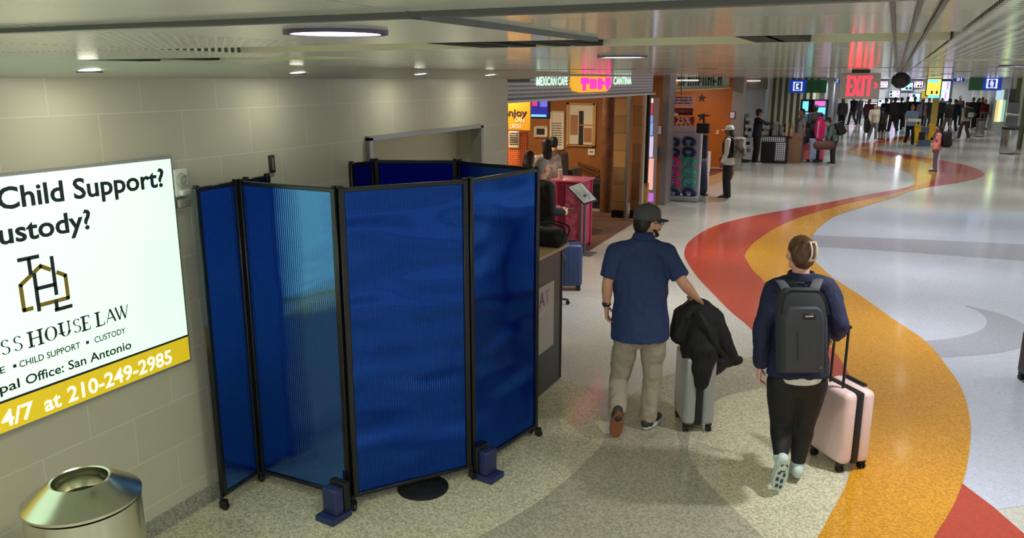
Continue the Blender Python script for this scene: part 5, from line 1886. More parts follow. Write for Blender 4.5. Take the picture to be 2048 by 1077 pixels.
def head_shapes(m, hc, f, u, s=1.0):
    f = unit(f); u = unit(np.array(u) - f * np.dot(u, f)); r = np.cross(f, u)
    B = np.array([r, f, u]).T
    hc = np.array(hc, float)

    def P(x, y, z):
        return hc + (r * x + f * y + u * z) * s
    m.ell(P(0, -.008, .022), (.075 * s, .094 * s, .092 * s), 0, B, 20, 14)
    m.ell(P(0, .022, -.035), (.060 * s, .066 * s, .078 * s), 0, B, 18, 12)
    m.ell(P(0, .052, -.088), (.030 * s, .028 * s, .024 * s), 0, B, 12, 8)      # chin
    m.tube([P(-.05, .02, -.075), P(0, .06, -.092), P(.05, .02, -.075)], [.02 * s, .02 * s, .02 * s], 0, 8)
    m.tube([P(0, .083, .012), P(0, .104, -.028)], [.009 * s, .015 * s], 0, 8)       # nose
    m.tube([P(-.014, .092, -.034), P(.014, .092, -.034)], .0085 * s, 0, 8)
    m.tube([P(-.038, .076, .026), P(.038, .076, .026)], .011 * s, 0, 8)              # brow
    m.tube([P(-.02, .082, -.058), P(.02, .082, -.058)], .0085 * s, 0, 8)              # lips
    for q in (-1, 1):
        m.ell(P(q * .079, -.004, -.008), (.009 * s, .019 * s, .031 * s), 0, B, 10, 8)
        m.ell(P(q * .046, .056, -.022), (.024 * s, .022 * s, .022 * s), 0, B, 10, 8)  # cheek
    return P, B


def torso_pts(J, up):
    P, Cc, N = J['pelvis'], J['chest'], J['neck']
    u0 = unit(Cc - P)
    return [P - u0 * .06, P + u0 * .03, P + (Cc - P) * .5, Cc, Cc + (N - Cc) * .55, Cc + (N - Cc) * .85]


def chain(m, pts, rad, seg=14, side=None):
    m.tube(pts, rad, 0, seg, side)


def make_person(root, J, s, o, voxel, near=False):
    """J: joints in world metres; s: body scale; o: outfit"""
    hipside = unit(J['hipR'] - J['hipL']); shside = unit(J['shR'] - J['shL'])
    f = unit(J['face'])
    bk = o.get('bulk', 1.0)
    bulk = lambda v: v * s * bk * .90
    # ---- body: one continuous surface
    m = MB()
    tp = torso_pts(J, None)
    sd = [hipside, hipside, unit(hipside + shside), shside, shside, shside]
    tr = [(.150, .105), (.165, .118), (.142, .105), (.165, .118), (.150, .085), (.095, .065)]
    m.tube(tp, [(bulk(a), bulk(b)) for a, b in tr], 0, 20, side=sd)
    for S in 'LR':
        m.tube([J['neck'] + (J['sh' + S] - J['neck']) * .25 - np.array([0, 0, .03 * s]), J['sh' + S]], [bulk(.058), bulk(.058)], 0, 12)
        m.tube([J['sh' + S], J['sh' + S] + (J['el' + S] - J['sh' + S]) * .4, J['el' + S]], [bulk(.054), bulk(.05), bulk(.039)], 0, 12)
        m.tube([J['el' + S], J['el' + S] + (J['wr' + S] - J['el' + S]) * .3, J['wr' + S]], [bulk(.04), bulk(.042), .026 * s], 0, 12)
        h, k, a = J['hip' + S], J['kn' + S], J['an' + S]
        m.tube([h, h + (k - h) * .35, k], [bulk(.088), bulk(.08), bulk(.055)], 0, 14)
        m.tube([k, k + (a - k) * .3, a], [bulk(.054), bulk(.056), .036 * s], 0, 14)
        m.tube([a, a + (J['toe' + S] - a) * .3, a + (J['toe' + S] - a) * .55], [.036 * s, .030 * s, .018 * s], 0, 10)
    u = unit(J['head'] - J['neck'])
    m.tube([J['neck'] - u * .05 * s, J['neck'] + u * .04 * s, J['head'] - u * .04 * s - f * .012 * s], [.060 * s * bk ** .5, .056 * s, .054 * s], 0, 14, d0=.1)
    hu = o.get('headup', np.array([0, 0, 1.0]))
    P, B = head_shapes(m, J['head'], f, hu, s)
    hs = []
    for S in 'LR':
        hs.append((J['wr' + S], J['hd' + S], J['ha' + S], J['hp' + S], J.get('curl' + S, .5)))
    if near:
        for w, d, a, p, c in hs:
            hand_shapes(m, w, d, a, p, s, c)
    m.remesh(voxel, 2 if near else 1)
    if not near:
        for w, d, a, p, c in hs:
            hand_shapes(m, w, d, a, p, s, c, fr=.0095)
    nb = len(m.f)
    for q in (-1, 1):
        m.ell(P(q * .032, .079, .008), (.0125 * s, .009 * s, .008 * s), 1, B, 8, 6)
    m.tube([P(-.019, .0905, -.058), P(.019, .0905, -.058)], .0042 * s, 2, 6)
    m.build('body', [o['skin'], EYE(), mat('lip_rose', (170, 96, 88), .5)], root, smooth='full')
    # ---- hair
    if o.get('hair'):
        hm, style = o['hair']
        m = MB()
        m.ell(P(0, -.016, .034), (.082 * s, .096 * s, .092 * s), 0, B, 20, 12)
        if style in ('short', 'bun', 'long', 'pony'):
            m.ell(P(0, -.05, -.005), (.074 * s, .062 * s, .085 * s), 0, B, 16, 10)
        if style == 'short':
            m.ell(P(0, -.058, -.04), (.060 * s, .045 * s, .05 * s), 0, B, 16, 10)
        if style == 'long':
            m.tube([P(0, -.055, 0), P(0, -.085, -.10), P(0, -.095, -.20)], [(.082 * s, .05 * s), (.09 * s, .045 * s), (.07 * s, .03 * s)], 0, 14, side=B[:, 0])
        if style == 'bun':
            m.ell(P(0, -.095, .03), (.05 * s, .045 * s, .05 * s), 0, B, 14, 10)
        if style == 'pony':
            m.tube([P(0, -.10, .03), P(0, -.14, -.02), P(0, -.12, -.14)], [.03 * s, .03 * s, .015 * s], 0, 10)
        if style == 'claw':
            m.ell(P(0, -.05, .0), (.080 * s, .068 * s, .10 * s), 0, B, 18, 12)
            m.ell(P(.006, -.088, .035), (.058 * s, .04 * s, .075 * s), 0, B, 16, 10)
        # keep the face clear
        m.remesh(max(voxel, .007), 2)
        if near:
            m.ripple(.004, 60, (1, 1, .25), 3)
        keep = []
        Bi = B.T
        vv = []
        for v in m.v:
            q = Bi @ (np.array(v) - J['head']) / s
            lim = .055 if q[2] > .055 else .012
            if q[1] > lim and q[2] < .085:
                q[1] = lim + (q[1] - lim) * .12
                if q[2] < .05:
                    q[0] *= .96
            vv.append(tuple(J['head'] + B @ q * s))
        m.v = vv
        m.build('hair', [hm], root, smooth='full')
    bulk = lambda v: v * s * bk
    # ---- trousers
    bm_, bl_ = o['bottom']
    m = MB()
    P0 = J['pelvis']; u0 = unit(J['chest'] - P0)
    bw = o.get('leg', (.100, .092, .074, .072, .066))
    wst = o.get('waist', 1.0)
    m.tube([P0 - u0 * .07 * s, P0 + u0 * .02 * s, P0 + u0 * .10 * s], [(bulk(.158) * wst, bulk(.122) * wst), (bulk(.172) * wst, bulk(.128) * wst), (bulk(.155) * wst, bulk(.116) * wst)], 0, 20, side=hipside)
    if bl_ == 'skirt':
        m.tube([P0, P0 - u0 * .45 * s], [(bulk(.17), bulk(.13)), (bulk(.22), bulk(.18))], 0, 20, side=hipside)
    else:
        for S in 'LR':
            h, k, a = J['hip' + S], J['kn' + S], J['an' + S]
            end = {'long': .0, 'crop': .12, 'short': .95}[bl_]
            m.tube([h, h + (k - h) * .4, k], [bulk(bw[0]), bulk(bw[1]), bulk(bw[2])], 0, 16)
            if bl_ != 'short':
                kk = unit(a - k)
                ln = np.linalg.norm(a - k) + (.02 * s if bl_ == 'long' else -o.get('crop', .10) * s)
                m.tube([k, k + kk * ln * .35, k + kk * ln], [bulk(bw[2]), bulk(bw[3]), bulk(bw[4])], 0, 16, d1=.15)
    m.remesh(max(voxel, .008) if near else voxel, 3)
    if near:
        m.ripple(o.get('legfold', .008), 11, (1, 1, .9), 5)
    tr_o = m.build('trousers' if bl_ != 'skirt' else 'skirt', [bm_], root, smooth='full')
    # ---- top
    tm, sl = o['top']
    m = MB()
    hem = o.get('hem', .10) * s
    ub = unit(J['chest'] - P0)
    flare = o.get('flare', 1.0)
    ea = .020 + o.get('loose', 0)
    pts = [P0 - ub * hem, P0 + ub * .03 * s, P0 + (J['chest'] - P0) * .5, J['chest'], J['chest'] + (J['neck'] - J['chest']) * .5, J['chest'] + (J['neck'] - J['chest']) * .86]
    rad = [(bulk(.178) * flare + ea * s, bulk(.130) * flare + ea * s), (bulk(.172) * flare + ea * s, bulk(.126) * flare + ea * s), (bulk(.150) + ea * s, bulk(.112) + ea * s), (bulk(.170) + ea * s, bulk(.122) + ea * s), (bulk(.155) + ea * s * .7, bulk(.09) + ea * s * .7), (bulk(.088) + .012 * s, bulk(.066) + .012 * s)]
    sdt = [hipside, hipside, unit(hipside + shside), shside, shside, shside]
    rings = MB()
    m.tube(pts, rad, 0, 24, side=sdt, d0=.08)
    for S in 'LR':
        m.tube([J['neck'] + (J['sh' + S] - J['neck']) * .25 - np.array([0, 0, .026 * s]), J['sh' + S]], [bulk(.066), bulk(.067)], 0, 14)
        e1 = J['el' + S]
        if sl == 'long':
            m.tube([J['sh' + S], J['sh' + S] + (e1 - J['sh' + S]) * .5, e1], [bulk(.067), bulk(.063), bulk(.056)], 0, 14)
            wv = J['wr' + S] - e1
            m.tube([e1, e1 + wv * .4, e1 + wv * .98], [bulk(.056), bulk(.052), bulk(.043)], 0, 14, d1=.2)
        elif sl == 'short':
            q = o.get('sleeve', .66)
            e = J['sh' + S] + (e1 - J['sh' + S]) * q
            m.tube([J['sh' + S], J['sh' + S] + (e - J['sh' + S]) * .5, e], [bulk(.066), bulk(.063), bulk(.062)], 0, 16, d1=.15)
    m.remesh(max(voxel, .008) if near else voxel, 3)
    if near:
        m.ripple(o.get('fold', .007), 9, (1, 1, .8), 1)
        m.ripple(o.get('fold', .007) * .35, 26, (1, 1, .6), 2)
    top_o = m.build(o.get('topname', 'shirt'), [tm], root, smooth='full')
    # ---- shoes
    for S in 'LR':
        a, t_ = J['an' + S], J['toe' + S]
        k = J['kn' + S]
        fd = unit(t_ - a)
        if 'sole' + S in J:
            up = unit(J['sole' + S]) * -1
        else:
            up = np.array([0, 0, 1.0])
        fw = unit(fd - up * np.dot(fd, up))
        sd_ = np.cross(fw, up)
        heel = a - up * (.045 * s) - fw * .035 * s
        toe = heel + fw * .245 * s
        m = MB()
        m.tube([heel + up * .015 * s, heel + fw * .08 * s + up * .018 * s, heel + fw * .17 * s + up * .008 * s, toe - fw * .025 * s + up * .003 * s], [(.040 * s, .042 * s), (.041 * s, .046 * s), (.048 * s, .036 * s), (.040 * s, .026 * s)], 0, 14, side=sd_)
        m.tube([heel + fw * .04 * s, a + up * .03 * s], [.044 * s, .043 * s], 0, 12)
        m.remesh(.007 if near else max(.01, voxel), 2)
        sh = m.build('shoe', [o['shoe']], root, smooth='full')
        m = MB()
        poly = []
        for k_ in range(24):
            an = 2 * math.pi * k_ / 24
            x = math.cos(an); y = math.sin(an)
            wid = .046 + .008 * (x if x > 0 else x * .6)
            poly.append((.118 * s + x * .135 * s, y * wid * s))
        th = .024 * s
        m.prism(poly, heel - up * .030 * s - fw * .01 * s, fw, -sd_, -th if False else th)
        so = m.build('sole', [o.get('sole', mat('sole_white', (220, 218, 210), .6))], sh)
    return P, B


def local_joints(base, facing, hgt, pose):
    """standing figure in local metres for a 1.75 m body, turned and placed"""
    s = hgt / 1.75
    L = {'pelvis': (0, 0, .96), 'chest': (0, .01, 1.27), 'neck': (0, 0, 1.46), 'head': (0, .025, 1.635), 'face': (0, 1, -.05),
         'hipL': (-.09, 0, .92), 'hipR': (.09, 0, .92), 'knL': (-.10, .02, .50), 'knR': (.10, .02, .50), 'anL': (-.10, -.02, .085), 'anR': (.10, -.02, .085),
         'toeL': (-.12, .15, .03), 'toeR': (.12, .15, .03),
         'shL': (-.185, 0, 1.42), 'shR': (.185, 0, 1.42), 'elL': (-.23, -.03, 1.12), 'elR': (.23, -.03, 1.12), 'wrL': (-.23, .06, .88), 'wrR': (.23, .06, .88),
         'hdL': (0, .2, -1), 'hdR': (0, .2, -1), 'haL': (.3, 1, 0), 'haR': (-.3, 1, 0), 'hpL': (1, 0, 0), 'hpR': (-1, 0, 0)}
    L.update(pose)
    R = rotz(facing)
    J = {}
    for k, v in L.items():
        if k.startswith('curl'):
            J[k] = v
            continue
        v = np.array(v, float)
        if k[:2] in ('hd', 'ha', 'hp') or k == 'face' or k.startswith('sole'):
            J[k] = R @ v if k != 'head' and not k.startswith('hip') else None
        if k in ('head',) or k.startswith('hip'):
            J[k] = np.array(base, float) + R @ (v * s)
        elif k[:2] in ('hd', 'ha', 'hp') or k == 'face' or k.startswith('sole'):
            J[k] = R @ v
        else:
            J[k] = np.array(base, float) + R @ (v * s)
    return J, s


WALK = {'knL': (-.09, .13, .52), 'anL': (-.09, .20, .10), 'toeL': (-.10, .36, .05), 'knR': (.09, -.02, .49), 'anR': (.09, -.27, .14), 'toeR': (.10, -.13, .04),
        'elL': (-.24, -.12, 1.14), 'wrL': (-.23, -.10, .88), 'elR': (.24, .06, 1.13), 'wrR': (.22, .20, .93)}
STAND = {}
REACH = {'elR': (.24, .22, 1.30), 'wrR': (.20, .46, 1.33), 'hdR': (0, 1, 0), 'haR': (0, 0, 1), 'hpR': (-1, 0, 0), 'elL': (-.22, .06, 1.13), 'wrL': (-.16, .28, 1.08), 'hdL': (.2, 1, 0), 'haL': (0, 0, 1), 'hpL': (1, 0, 0)}
CARRY = {'elL': (-.24, 0, 1.13), 'wrL': (-.13, .25, 1.08), 'elR': (.24, 0, 1.13), 'wrR': (.13, .25, 1.08), 'hdL': (.5, 1, 0), 'hdR': (-.5, 1, 0), 'haL': (0, 0, 1), 'haR': (0, 0, 1), 'hpL': (1, -.4, 0), 'hpR': (-1, -.4, 0)}
LEAN = {'chest': (0, .10, 1.24), 'neck': (0, .20, 1.41), 'head': (0, .27, 1.57), 'shL': (-.18, .16, 1.37), 'shR': (.18, .16, 1.37), 'elL': (-.23, .22, 1.1), 'elR': (.23, .22, 1.1), 'wrL': (-.12, .42, 1.12), 'wrR': (.12, .42, 1.12), 'hdL': (.3, 1, 0), 'hdR': (-.3, 1, 0), 'haL': (.5, 0, 1), 'haR': (-.5, 0, 1), 'hpL': (0, 0, -1), 'hpR': (0, 0, -1)}
BENT = {'chest': (0, .12, 1.20), 'neck': (0, .28, 1.34), 'head': (0, .40, 1.44), 'face': (0, .8, -.6), 'shL': (-.18, .22, 1.31), 'shR': (.18, .22, 1.31), 'elL': (-.24, .30, 1.02), 'elR': (.24, .28, 1.02), 'wrL': (-.16, .42, .80), 'wrR': (.18, .40, .80)}


def cloth(name, rgb):
    return mat('cloth_' + name, rgb, .85, bump=.12, bscale=60)


def back_dir(deg):
    """facing angle in the world for a heading given from the camera's view: 0 = walking away, 90 = to the left of the picture"""
    return YAW + math.radians(deg)


def person(px, py, hgt, deg, pose, label, skin, hair, top, bottom, shoe, group=None, voxel=.016, base=None, **kw):
    b = at(px, py) if base is None else np.array(base, float)
    root = thing('person', (b[0], b[1], 0), label, 'person', group)
    J, s = local_joints((b[0], b[1], 0.0), back_dir(deg), hgt, pose)
    o = dict(skin=skin, hair=hair, top=top, bottom=bottom, shoe=shoe)
    o.update(kw)
    P, B = make_person(root, J, s, o, voxel)
    return root, J, s, P, B


def pack_on(J, s, m_, name, label, size=(.30, .16, .44), cat='backpack', pocket=None, owner_f=None):
    """rucksack against the wearer's back"""
    sd = unit(J['shR'] - J['shL'])
    up = unit(J['neck'] - J['pelvis'])
    bk = unit(np.cross(up, sd)) * -1
    bk = bk if np.dot(bk, J['face']) < 0 else -bk
    c = J['chest'] + bk * (.14 * s + size[1] / 2) - up * .02
    R = np.array([sd, bk, np.cross(sd, bk)]).T
    t = thing(name, c, label, cat)
    m = MB(); m.rbox(c, size, .06, 0, R, 4); m.build('body', [m_], t)
    m = MB(); m.rbox(c + bk * (size[1] / 2) - up * size[2] * .18, (size[0] * .78, .05, size[2] * .45), .022, 0, R, 3); m.build('pocket', [pocket or m_], t)
    for q in (-1, 1):
        ss = J['shR'] if q > 0 else J['shL']
        nb = J['neck'] * .45 + ss * .55 + np.array([0, 0, .065 * s])
        p0 = c - bk * size[1] * .4 + sd * q * .09 + up * size[2] * .42
        p2 = nb - bk * .11 * s - up * .12 * s
        p3 = c - bk * (.12) + sd * q * .19 - up * size[2] * .3
        m = MB()
        cv = catmull([p0, nb + bk * .03, nb - bk * .05, p2 - bk * .02, p2 - up * .12 * s + sd * q * .03, p3], 5)
        m.tube(cv, [(.028, .008)] * len(cv), 0, 8, side=sd)
        m.build('strap', [m_], t)
    return t


K = cloth('black', (16, 16, 19))
DG = cloth('dark_grey', (52, 52, 56))
NV = cloth('navy', (26, 32, 56))
GR_ = cloth('grey', (112, 110, 116))
JN = cloth('jeans', (72, 80, 104))
CRM = cloth('cream', (212, 204, 180))
HB = mat('hair_black', (18, 15, 14), .55)
HBR = mat('hair_brown', (74, 50, 34), .5)
HGY = mat('hair_grey', (150, 144, 140), .6)
SHB = mat('shoe_black', (20, 20, 22), .5)
SHW = mat('shoe_white', (222, 224, 220), .55)
SOLE_D = mat('sole_dark', (40, 38, 38), .7)

# ------------------------------------------------------------ the man with the cap and polo
fm = 5.73
V = lambda px, py, f: W(px, py, f)
bman = at(1272, 868)
root = thing('person', (bman[0], bman[1], 0), 'man in navy polo, khaki trousers and grey cap walking away with a silver case', 'person')
fdir = np.array([HD[0], HD[1], 0.0]); rdir = np.array([RT[0], RT[1], 0.0]); UPv = np.array([0, 0, 1.0])
J = {
    'pelvis': V(1280, 648, 5.76), 'chest': V(1281, 552, 5.76), 'neck': V(1284, 482, 5.76), 'head': V(1296, 446, 5.79), 'face': fdir * .34 + rdir * .94 - UPv * .06,
    'hipL': V(1256, 664, 5.76), 'hipR': V(1306, 664, 5.76), 'knL': V(1238, 758, 5.86), 'anL': V(1234, 823, 5.62), 'toeL': V(1232, 868, 5.60),
    'knR': V(1305, 752, 5.80), 'anR': V(1296, 836, 5.80), 'toeR': V(1314, 850, 5.95), 'soleL': -fdir * .93 - UPv * .34,
    'shL': V(1232, 506, 5.74), 'shR': V(1334, 506, 5.78), 'elL': V(1215, 566, 5.68), 'wrL': V(1213, 612, 5.75), 'elR': V(1366, 566, 5.66), 'wrR': V(1392, 595, 5.78),
    'hdL': -UPv + fdir * .15 + rdir * .08, 'haL': fdir + rdir * .3, 'hpL': rdir, 'curlL': .55,
    'hdR': fdir * .5 - UPv * .45 + rdir * .35, 'haR': -rdir * .6 + fdir * .5 + UPv * .1, 'hpR': -UPv - fdir * .3, 'curlR': .75,
}
polo = mat('polo_navy', (38, 57, 102), .8, noise=.06, nscale=120, bump=.08, bscale=120)
khaki = mat('khaki', (164, 154, 136), .85, bump=.1, bscale=90)
o = dict(skin=SKIN(), hair=(mat('hair_dark', (28, 22, 20), .6), 'short'), top=(polo, 'short'), bottom=(khaki, 'long'), shoe=mat('shoe_grey', (58, 56, 56), .6), sole=mat('sole_white', (220, 218, 210), .6),
         bulk=1.13, hem=.11, flare=.96, loose=.008, sleeve=.82, leg=(.092, .084, .066, .064, .056), waist=.92, fold=.009, legfold=.012)
P, B = make_person(root, J, 1.0, o, .0055, True)
# brown outsole of the lifted foot
for ch in root.children:
    if ch.name.startswith('shoe'):
        for g_ in ch.children:
            g_.data.materials[0] = mat('sole_brown', (150, 92, 62), .7) if ch == [c for c in root.children if c.name.startswith('shoe')][0] else o['sole']
capm = mat('cap_grey', (74, 74, 78), .8, bump=.1, bscale=80)
m = MB()
cr = [[P(.088 * math.cos(a) * c_, -.012 + .106 * math.sin(a) * c_, .042 + h_) for a in np.linspace(0, 2 * math.pi, 28, endpoint=False)] for c_, h_ in ((1.0, -.014), (1.0, .01), (.97, .04), (.86, .068), (.62, .088), (.3, .099), (.04, .102))]
m.rings(cr)
capo = m.build('cap', [capm], root, smooth='full')
m = MB()
top_, bot_ = [], []
for i in range(13):
    a = math.radians(-72 + 144 * i / 12)
    for j, e in ((0, 0), (1, 1)):
        pass
br_in = [P(.086 * math.sin(math.radians(-75 + 150 * i / 12)), -.012 + .104 * math.cos(math.radians(-75 + 150 * i / 12)), .034) for i in range(13)]
br_out = [P(.080 * math.sin(math.radians(-75 + 150 * i / 12)), -.012 + .104 * math.cos(math.radians(-75 + 150 * i / 12)) + .072 * math.cos(math.radians(-75 + 150 * i / 12)) ** .5, .022 - .004 * abs(i - 6) / 6) for i in range(13)]
dn_ = B[:, 2] * .005
vs = br_in + br_out + [p - dn_ for p in br_in] + [p - dn_ for p in br_out]
fs = []
for i in range(12):
    fs += [(i, i + 1, 14 + i, 13 + i), (27 + i, 26 + i, 39 + i, 40 + i), (13 + i, 14 + i, 40 + i, 39 + i), (i + 1, i, 26 + i, 27 + i)]
m.add(vs, fs); m.build('brim', [mat('cap_dark', (46, 46, 50), .8)], capo)
m = MB(); m.ell(P(0, -.012, .146), (.008, .008, .005)); m.build('button', [capm], capo)
# beard and glasses
m = MB()
m.tube([P(-.066, .022, -.045), P(-.050, .050, -.080), P(0, .078, -.100), P(.050, .050, -.080), P(.066, .022, -.045)], [(.008, .022), (.010, .024), (.013, .018), (.010, .024), (.008, .022)], 0, 10, side=B[:, 2])
m.tube([P(-.026, .092, -.047), P(0, .098, -.044), P(.026, .092, -.047)], .007, 0, 8)
m.remesh(.006, 1); m.build('beard', [mat('hair_dark', (28, 22, 20), .6)], root, smooth='full')
m = MB()
for q in (-1, 1):
    rg = [P(q * .034 + .024 * math.cos(a), .103 - .006 * abs(math.cos(a)), .008 + .018 * math.sin(a)) for a in np.linspace(0, 2 * math.pi, 17)]
    m.tube(rg, .0028, 0, 6)
    m.tube([P(q * .058, .098, .012), P(q * .083, .02, .012), P(q * .084, -.01, .004)], .0028, 0, 6)
m.tube([P(-.01, .105, .012), P(.01, .105, .012)], .0025, 0, 6)
m.build('glasses', [BLACK()], root)
# polo collar, watch
m = MB()
u = unit(J['head'] - J['neck'])
cn = J['neck'] + u * .03 - fdir * .005
rgs = []
for rr_, z_ in ((.082, -.012), (.074, .022), (.068, .036), (.076, .020), (.092, -.022)):
    rgs.append([cn + rdir * rr_ * 1.0 * math.cos(a) + fdir * rr_ * .92 * math.sin(a) + UPv * (z_ - .012 * math.sin(a)) for a in np.linspace(0, 2 * math.pi, 28, endpoint=False)])
m.rings(rgs, cap=False); m.build('collar', [mat('polo_collar', (30, 50, 98), .85)], root, smooth='full')
m = MB()
wv = unit(J['wrL'] - J['elL'])
wc = J['wrL'] - wv * .02
a1 = unit(np.cross(wv, rdir)); a2 = np.cross(wv, a1)
m.tube([wc + (a1 * math.cos(a) + a2 * math.sin(a)) * .031 for a in np.linspace(0, 2 * math.pi, 19)], [(.009, .0035)] * 19, 0, 8, side=wv)
m.rbox(wc - fdir * .03 - rdir * .014, (.03, .014, .032), .004)
m.build('wristwatch', [BLKPL()], root)

# ------------------------------------------------------------ black coat draped over the silver case
m = MB()
fcs = fwd_of(cs2)
T = lambda px, py, df=0: W(px, py, fcs + df)
hdl = T(1398, 601, .04)
t = thing('coat', hdl, 'black jacket draped over the handle of the silver case', 'coat')
m.tube([T(1390, 604, 0), T(1372, 632, -.03), T(1360, 668, -.05)], [(.05, .06), (.10, .09), (.075, .07)], 0, 16, side=rdir)
m.tube([T(1394, 602, 0), T(1400, 640, -.04), T(1400, 690, -.08), T(1398, 730, -.08), T(1398, 752, -.08)], [(.04, .06), (.12, .11), (.14, .14), (.125, .15), (.10, .13)], 0, 20, side=rdir)
m.tube([T(1402, 606, 0), T(1424, 640, -.04), T(1446, 690, -.05), T(1466, 718, -.04)], [(.04, .06), (.09, .08), (.085, .07), (.045, .05)], 0, 16, side=rdir)
m.tube([T(1462, 712, -.04), T(1420, 742, -.06), T(1392, 748, -.06)], [(.06, .05), (.07, .08), (.06, .08)], 0, 14)
m.tube([T(1480, 722, -.03), T(1455, 725, -.04)], [(.02, .035), (.05, .05)], 0, 12)
m.remesh(.010, 4); m.ripple(.020, 7, (1, 1, .5), 11); m.ripple(.008, 18, (1, 1, .4), 4)
m.build('coat_cloth', [mat('coat_black', (9, 9, 12), .75, bump=.15, bscale=40)], t, smooth='full')
m = MB()
m.tube(catmull([T(1396, 622, -.13), T(1412, 650, -.19), T(1430, 690, -.19), T(1452, 716, -.14)], 4), [(.022, .012)] * 13, 0, 8, side=rdir)
m.remesh(.008, 2)
m.build('lapel', [mat('coat_navy', (12, 13, 19), .7)], t, smooth='full')

# ------------------------------------------------------------ the woman with the backpack
bw_ = at(1583, 972)
root = thing('person', (bw_[0], bw_[1], 0), 'woman in navy jacket and black leggings walking away with a pink case', 'person')
fw0 = 4.92
J = {
    'pelvis': V(1596, 742, 4.94), 'chest': V(1601, 640, 4.95), 'neck': V(1602, 556, 4.95), 'head': V(1600, 508, 4.98), 'face': fdir * 1.0 - rdir * .12 - UPv * .12,
    'hipL': V(1567, 764, 4.94), 'hipR': V(1622, 764, 4.94), 'knL': V(1564, 846, 5.0), 'anL': V(1561, 920, 4.80), 'toeL': V(1556, 975, 4.77),
    'knR': V(1606, 846, 4.98), 'anR': V(1595, 930, 4.97), 'toeR': V(1590, 953, 5.12), 'soleL': -fdir * .95 - UPv * .25,
    'shL': V(1548, 580, 4.94), 'shR': V(1652, 574, 4.94), 'elL': V(1524, 660, 4.90), 'wrL': V(1520, 733, 4.97), 'elR': V(1680, 650, 4.82), 'wrR': V(1672, 672, 5.02),
    'hdL': -UPv + fdir * .12, 'haL': fdir + rdir * .25, 'hpL': rdir, 'curlL': .5,
    'hdR': fdir * .8 - UPv * .4 - rdir * .2, 'haR': -rdir, 'hpR': -UPv, 'curlR': 1.0,
}
jack = mat('jacket_navy', (22, 28, 62), .8, bump=.12, bscale=70)
legg = mat('leggings', (12, 12, 15), .7)
hairb = mat('hair_chestnut', (92, 62, 38), .45, noise=.45, nscale=26)
o = dict(skin=mat('skin_rose', (224, 168, 152), .5), hair=(hairb, 'claw'), top=(jack, 'long'), bottom=(legg, 'crop'), shoe=mat('shoe_mint', (196, 214, 210), .6), sole=mat('sole_ice', (190, 206, 200), .6),
         bulk=1.08, hem=.015, flare=.96, loose=.006, leg=(.104, .098, .076, .070, .044), waist=1.0, fold=.010, legfold=.003, crop=.02, topname='jacket')
P, B = make_person(root, J, .96, o, .0055, True)
# claw clip
m = MB()
for q in (-.012, .022):
    m.tube(catmull([P(q + .018, -.125, .085), P(q + .022, -.142, .05), P(q + .022, -.142, .0), P(q + .016, -.125, -.035)], 4), [(.006, .004)] * 13, 0, 8, side=B[:, 0])
m.tube([P(.004, -.125, .085), P(.042, -.125, .085)], .006, 0, 8)
m.tube([P(.004, -.125, -.033), P(.042, -.122, -.033)], .006, 0, 8)
m.build('claw_clip', [mat('clip_pearl', (226, 206, 176), .3)], root)
# jacket collar and pale shirt tail
m = MB()
u = unit(J['head'] - J['neck'])
cn = J['neck'] + UPv * .012
rgs = []
for rr_, z_ in ((.094, -.02), (.086, .016), (.078, .030), (.070, .028), (.068, .0)):
    rgs.append([cn + rdir * rr_ * math.cos(a) + fdir * rr_ * .85 * math.sin(a) + UPv * z_ for a in np.linspace(0, 2 * math.pi, 28, endpoint=False)])
m.rings(rgs, cap=False); m.build('collar', [jack], root, smooth='full')
m = MB()
ub = unit(J['chest'] - J['pelvis'])
pb = J['pelvis']
m.tube([pb - ub * .052, pb - ub * .01], [(.150, .150), (.16, .150)], 0, 28, side=rdir, d0=.06)
m.remesh(.01, 2); m.build('shirt_tail', [mat('shirt_white', (222, 220, 208), .7)], root, smooth='full')
# white ankle skin already belongs to the body; dark tread on the lifted sole
shs = [c for c in root.children if c.name.startswith('shoe')]
for sx_ in shs[:1]:
    so = sx_.children[0]
    a, tt = J['anL'], J['toeL']
    up = -unit(J['soleL']); fd = unit(tt - a); fw = unit(fd - up * np.dot(fd, up)); sd_ = np.cross(fw, up)
    heel = a - up * (.045 * .96) - fw * .035 * .96
    m = MB()
    for (x, y, l, w) in ((.03, -.012, .035, .02), (.03, .014, .035, .02), (.085, -.018, .02, .018), (.10, .018, .03, .016), (.135, -.02, .03, .02), (.15, .012, .035, .018), (.19, -.012, .03, .02), (.20, .016, .026, .018), (.065, 0, .02, .03)):
        c_ = heel + fw * x + sd_ * y - up * (.0315)
        m.rbox(c_, (w, l, .006), .002, 0, np.array([sd_, fw, up]).T, 1)
    m.build('tread', [mat('tread_slate', (44, 62, 62), .6)], sx_)

# grey backpack on her back
fb_ = 4.95 - .235
Q = lambda px, py, df=0: W(px, py, fb_ + df)
bp = thing('backpack', Q(1602, 660), 'charcoal backpack with zip pocket on the woman in navy jacket', 'backpack')
bpm = mat('pack_charcoal', (54, 56, 62), .75, noise=.1, nscale=60)
upb = unit(Q(1602, 575, .02) - Q(1604, 735, -.02)); sdb = rdir; nb_ = unit(np.cross(sdb, upb))
if np.dot(nb_, fdir) > 0:
    nb_ = -nb_
Rb = np.array([sdb, nb_, np.cross(sdb, nb_)]).T
cB = (Q(1603, 583, .05) + Q(1603, 738, .0)) / 2
hB = np.linalg.norm(Q(1602, 575, .03) - Q(1604, 742, -.01))
wB = np.linalg.norm(Q(1556, 660) - Q(1651, 660))
m = MB()
poly = [(-.5, -.5), (.5, -.5), (.5, .22), (.47, .36), (.40, .455), (.30, .5), (-.30, .5), (-.40, .455), (-.47, .36), (-.5, .22)]
layers = []
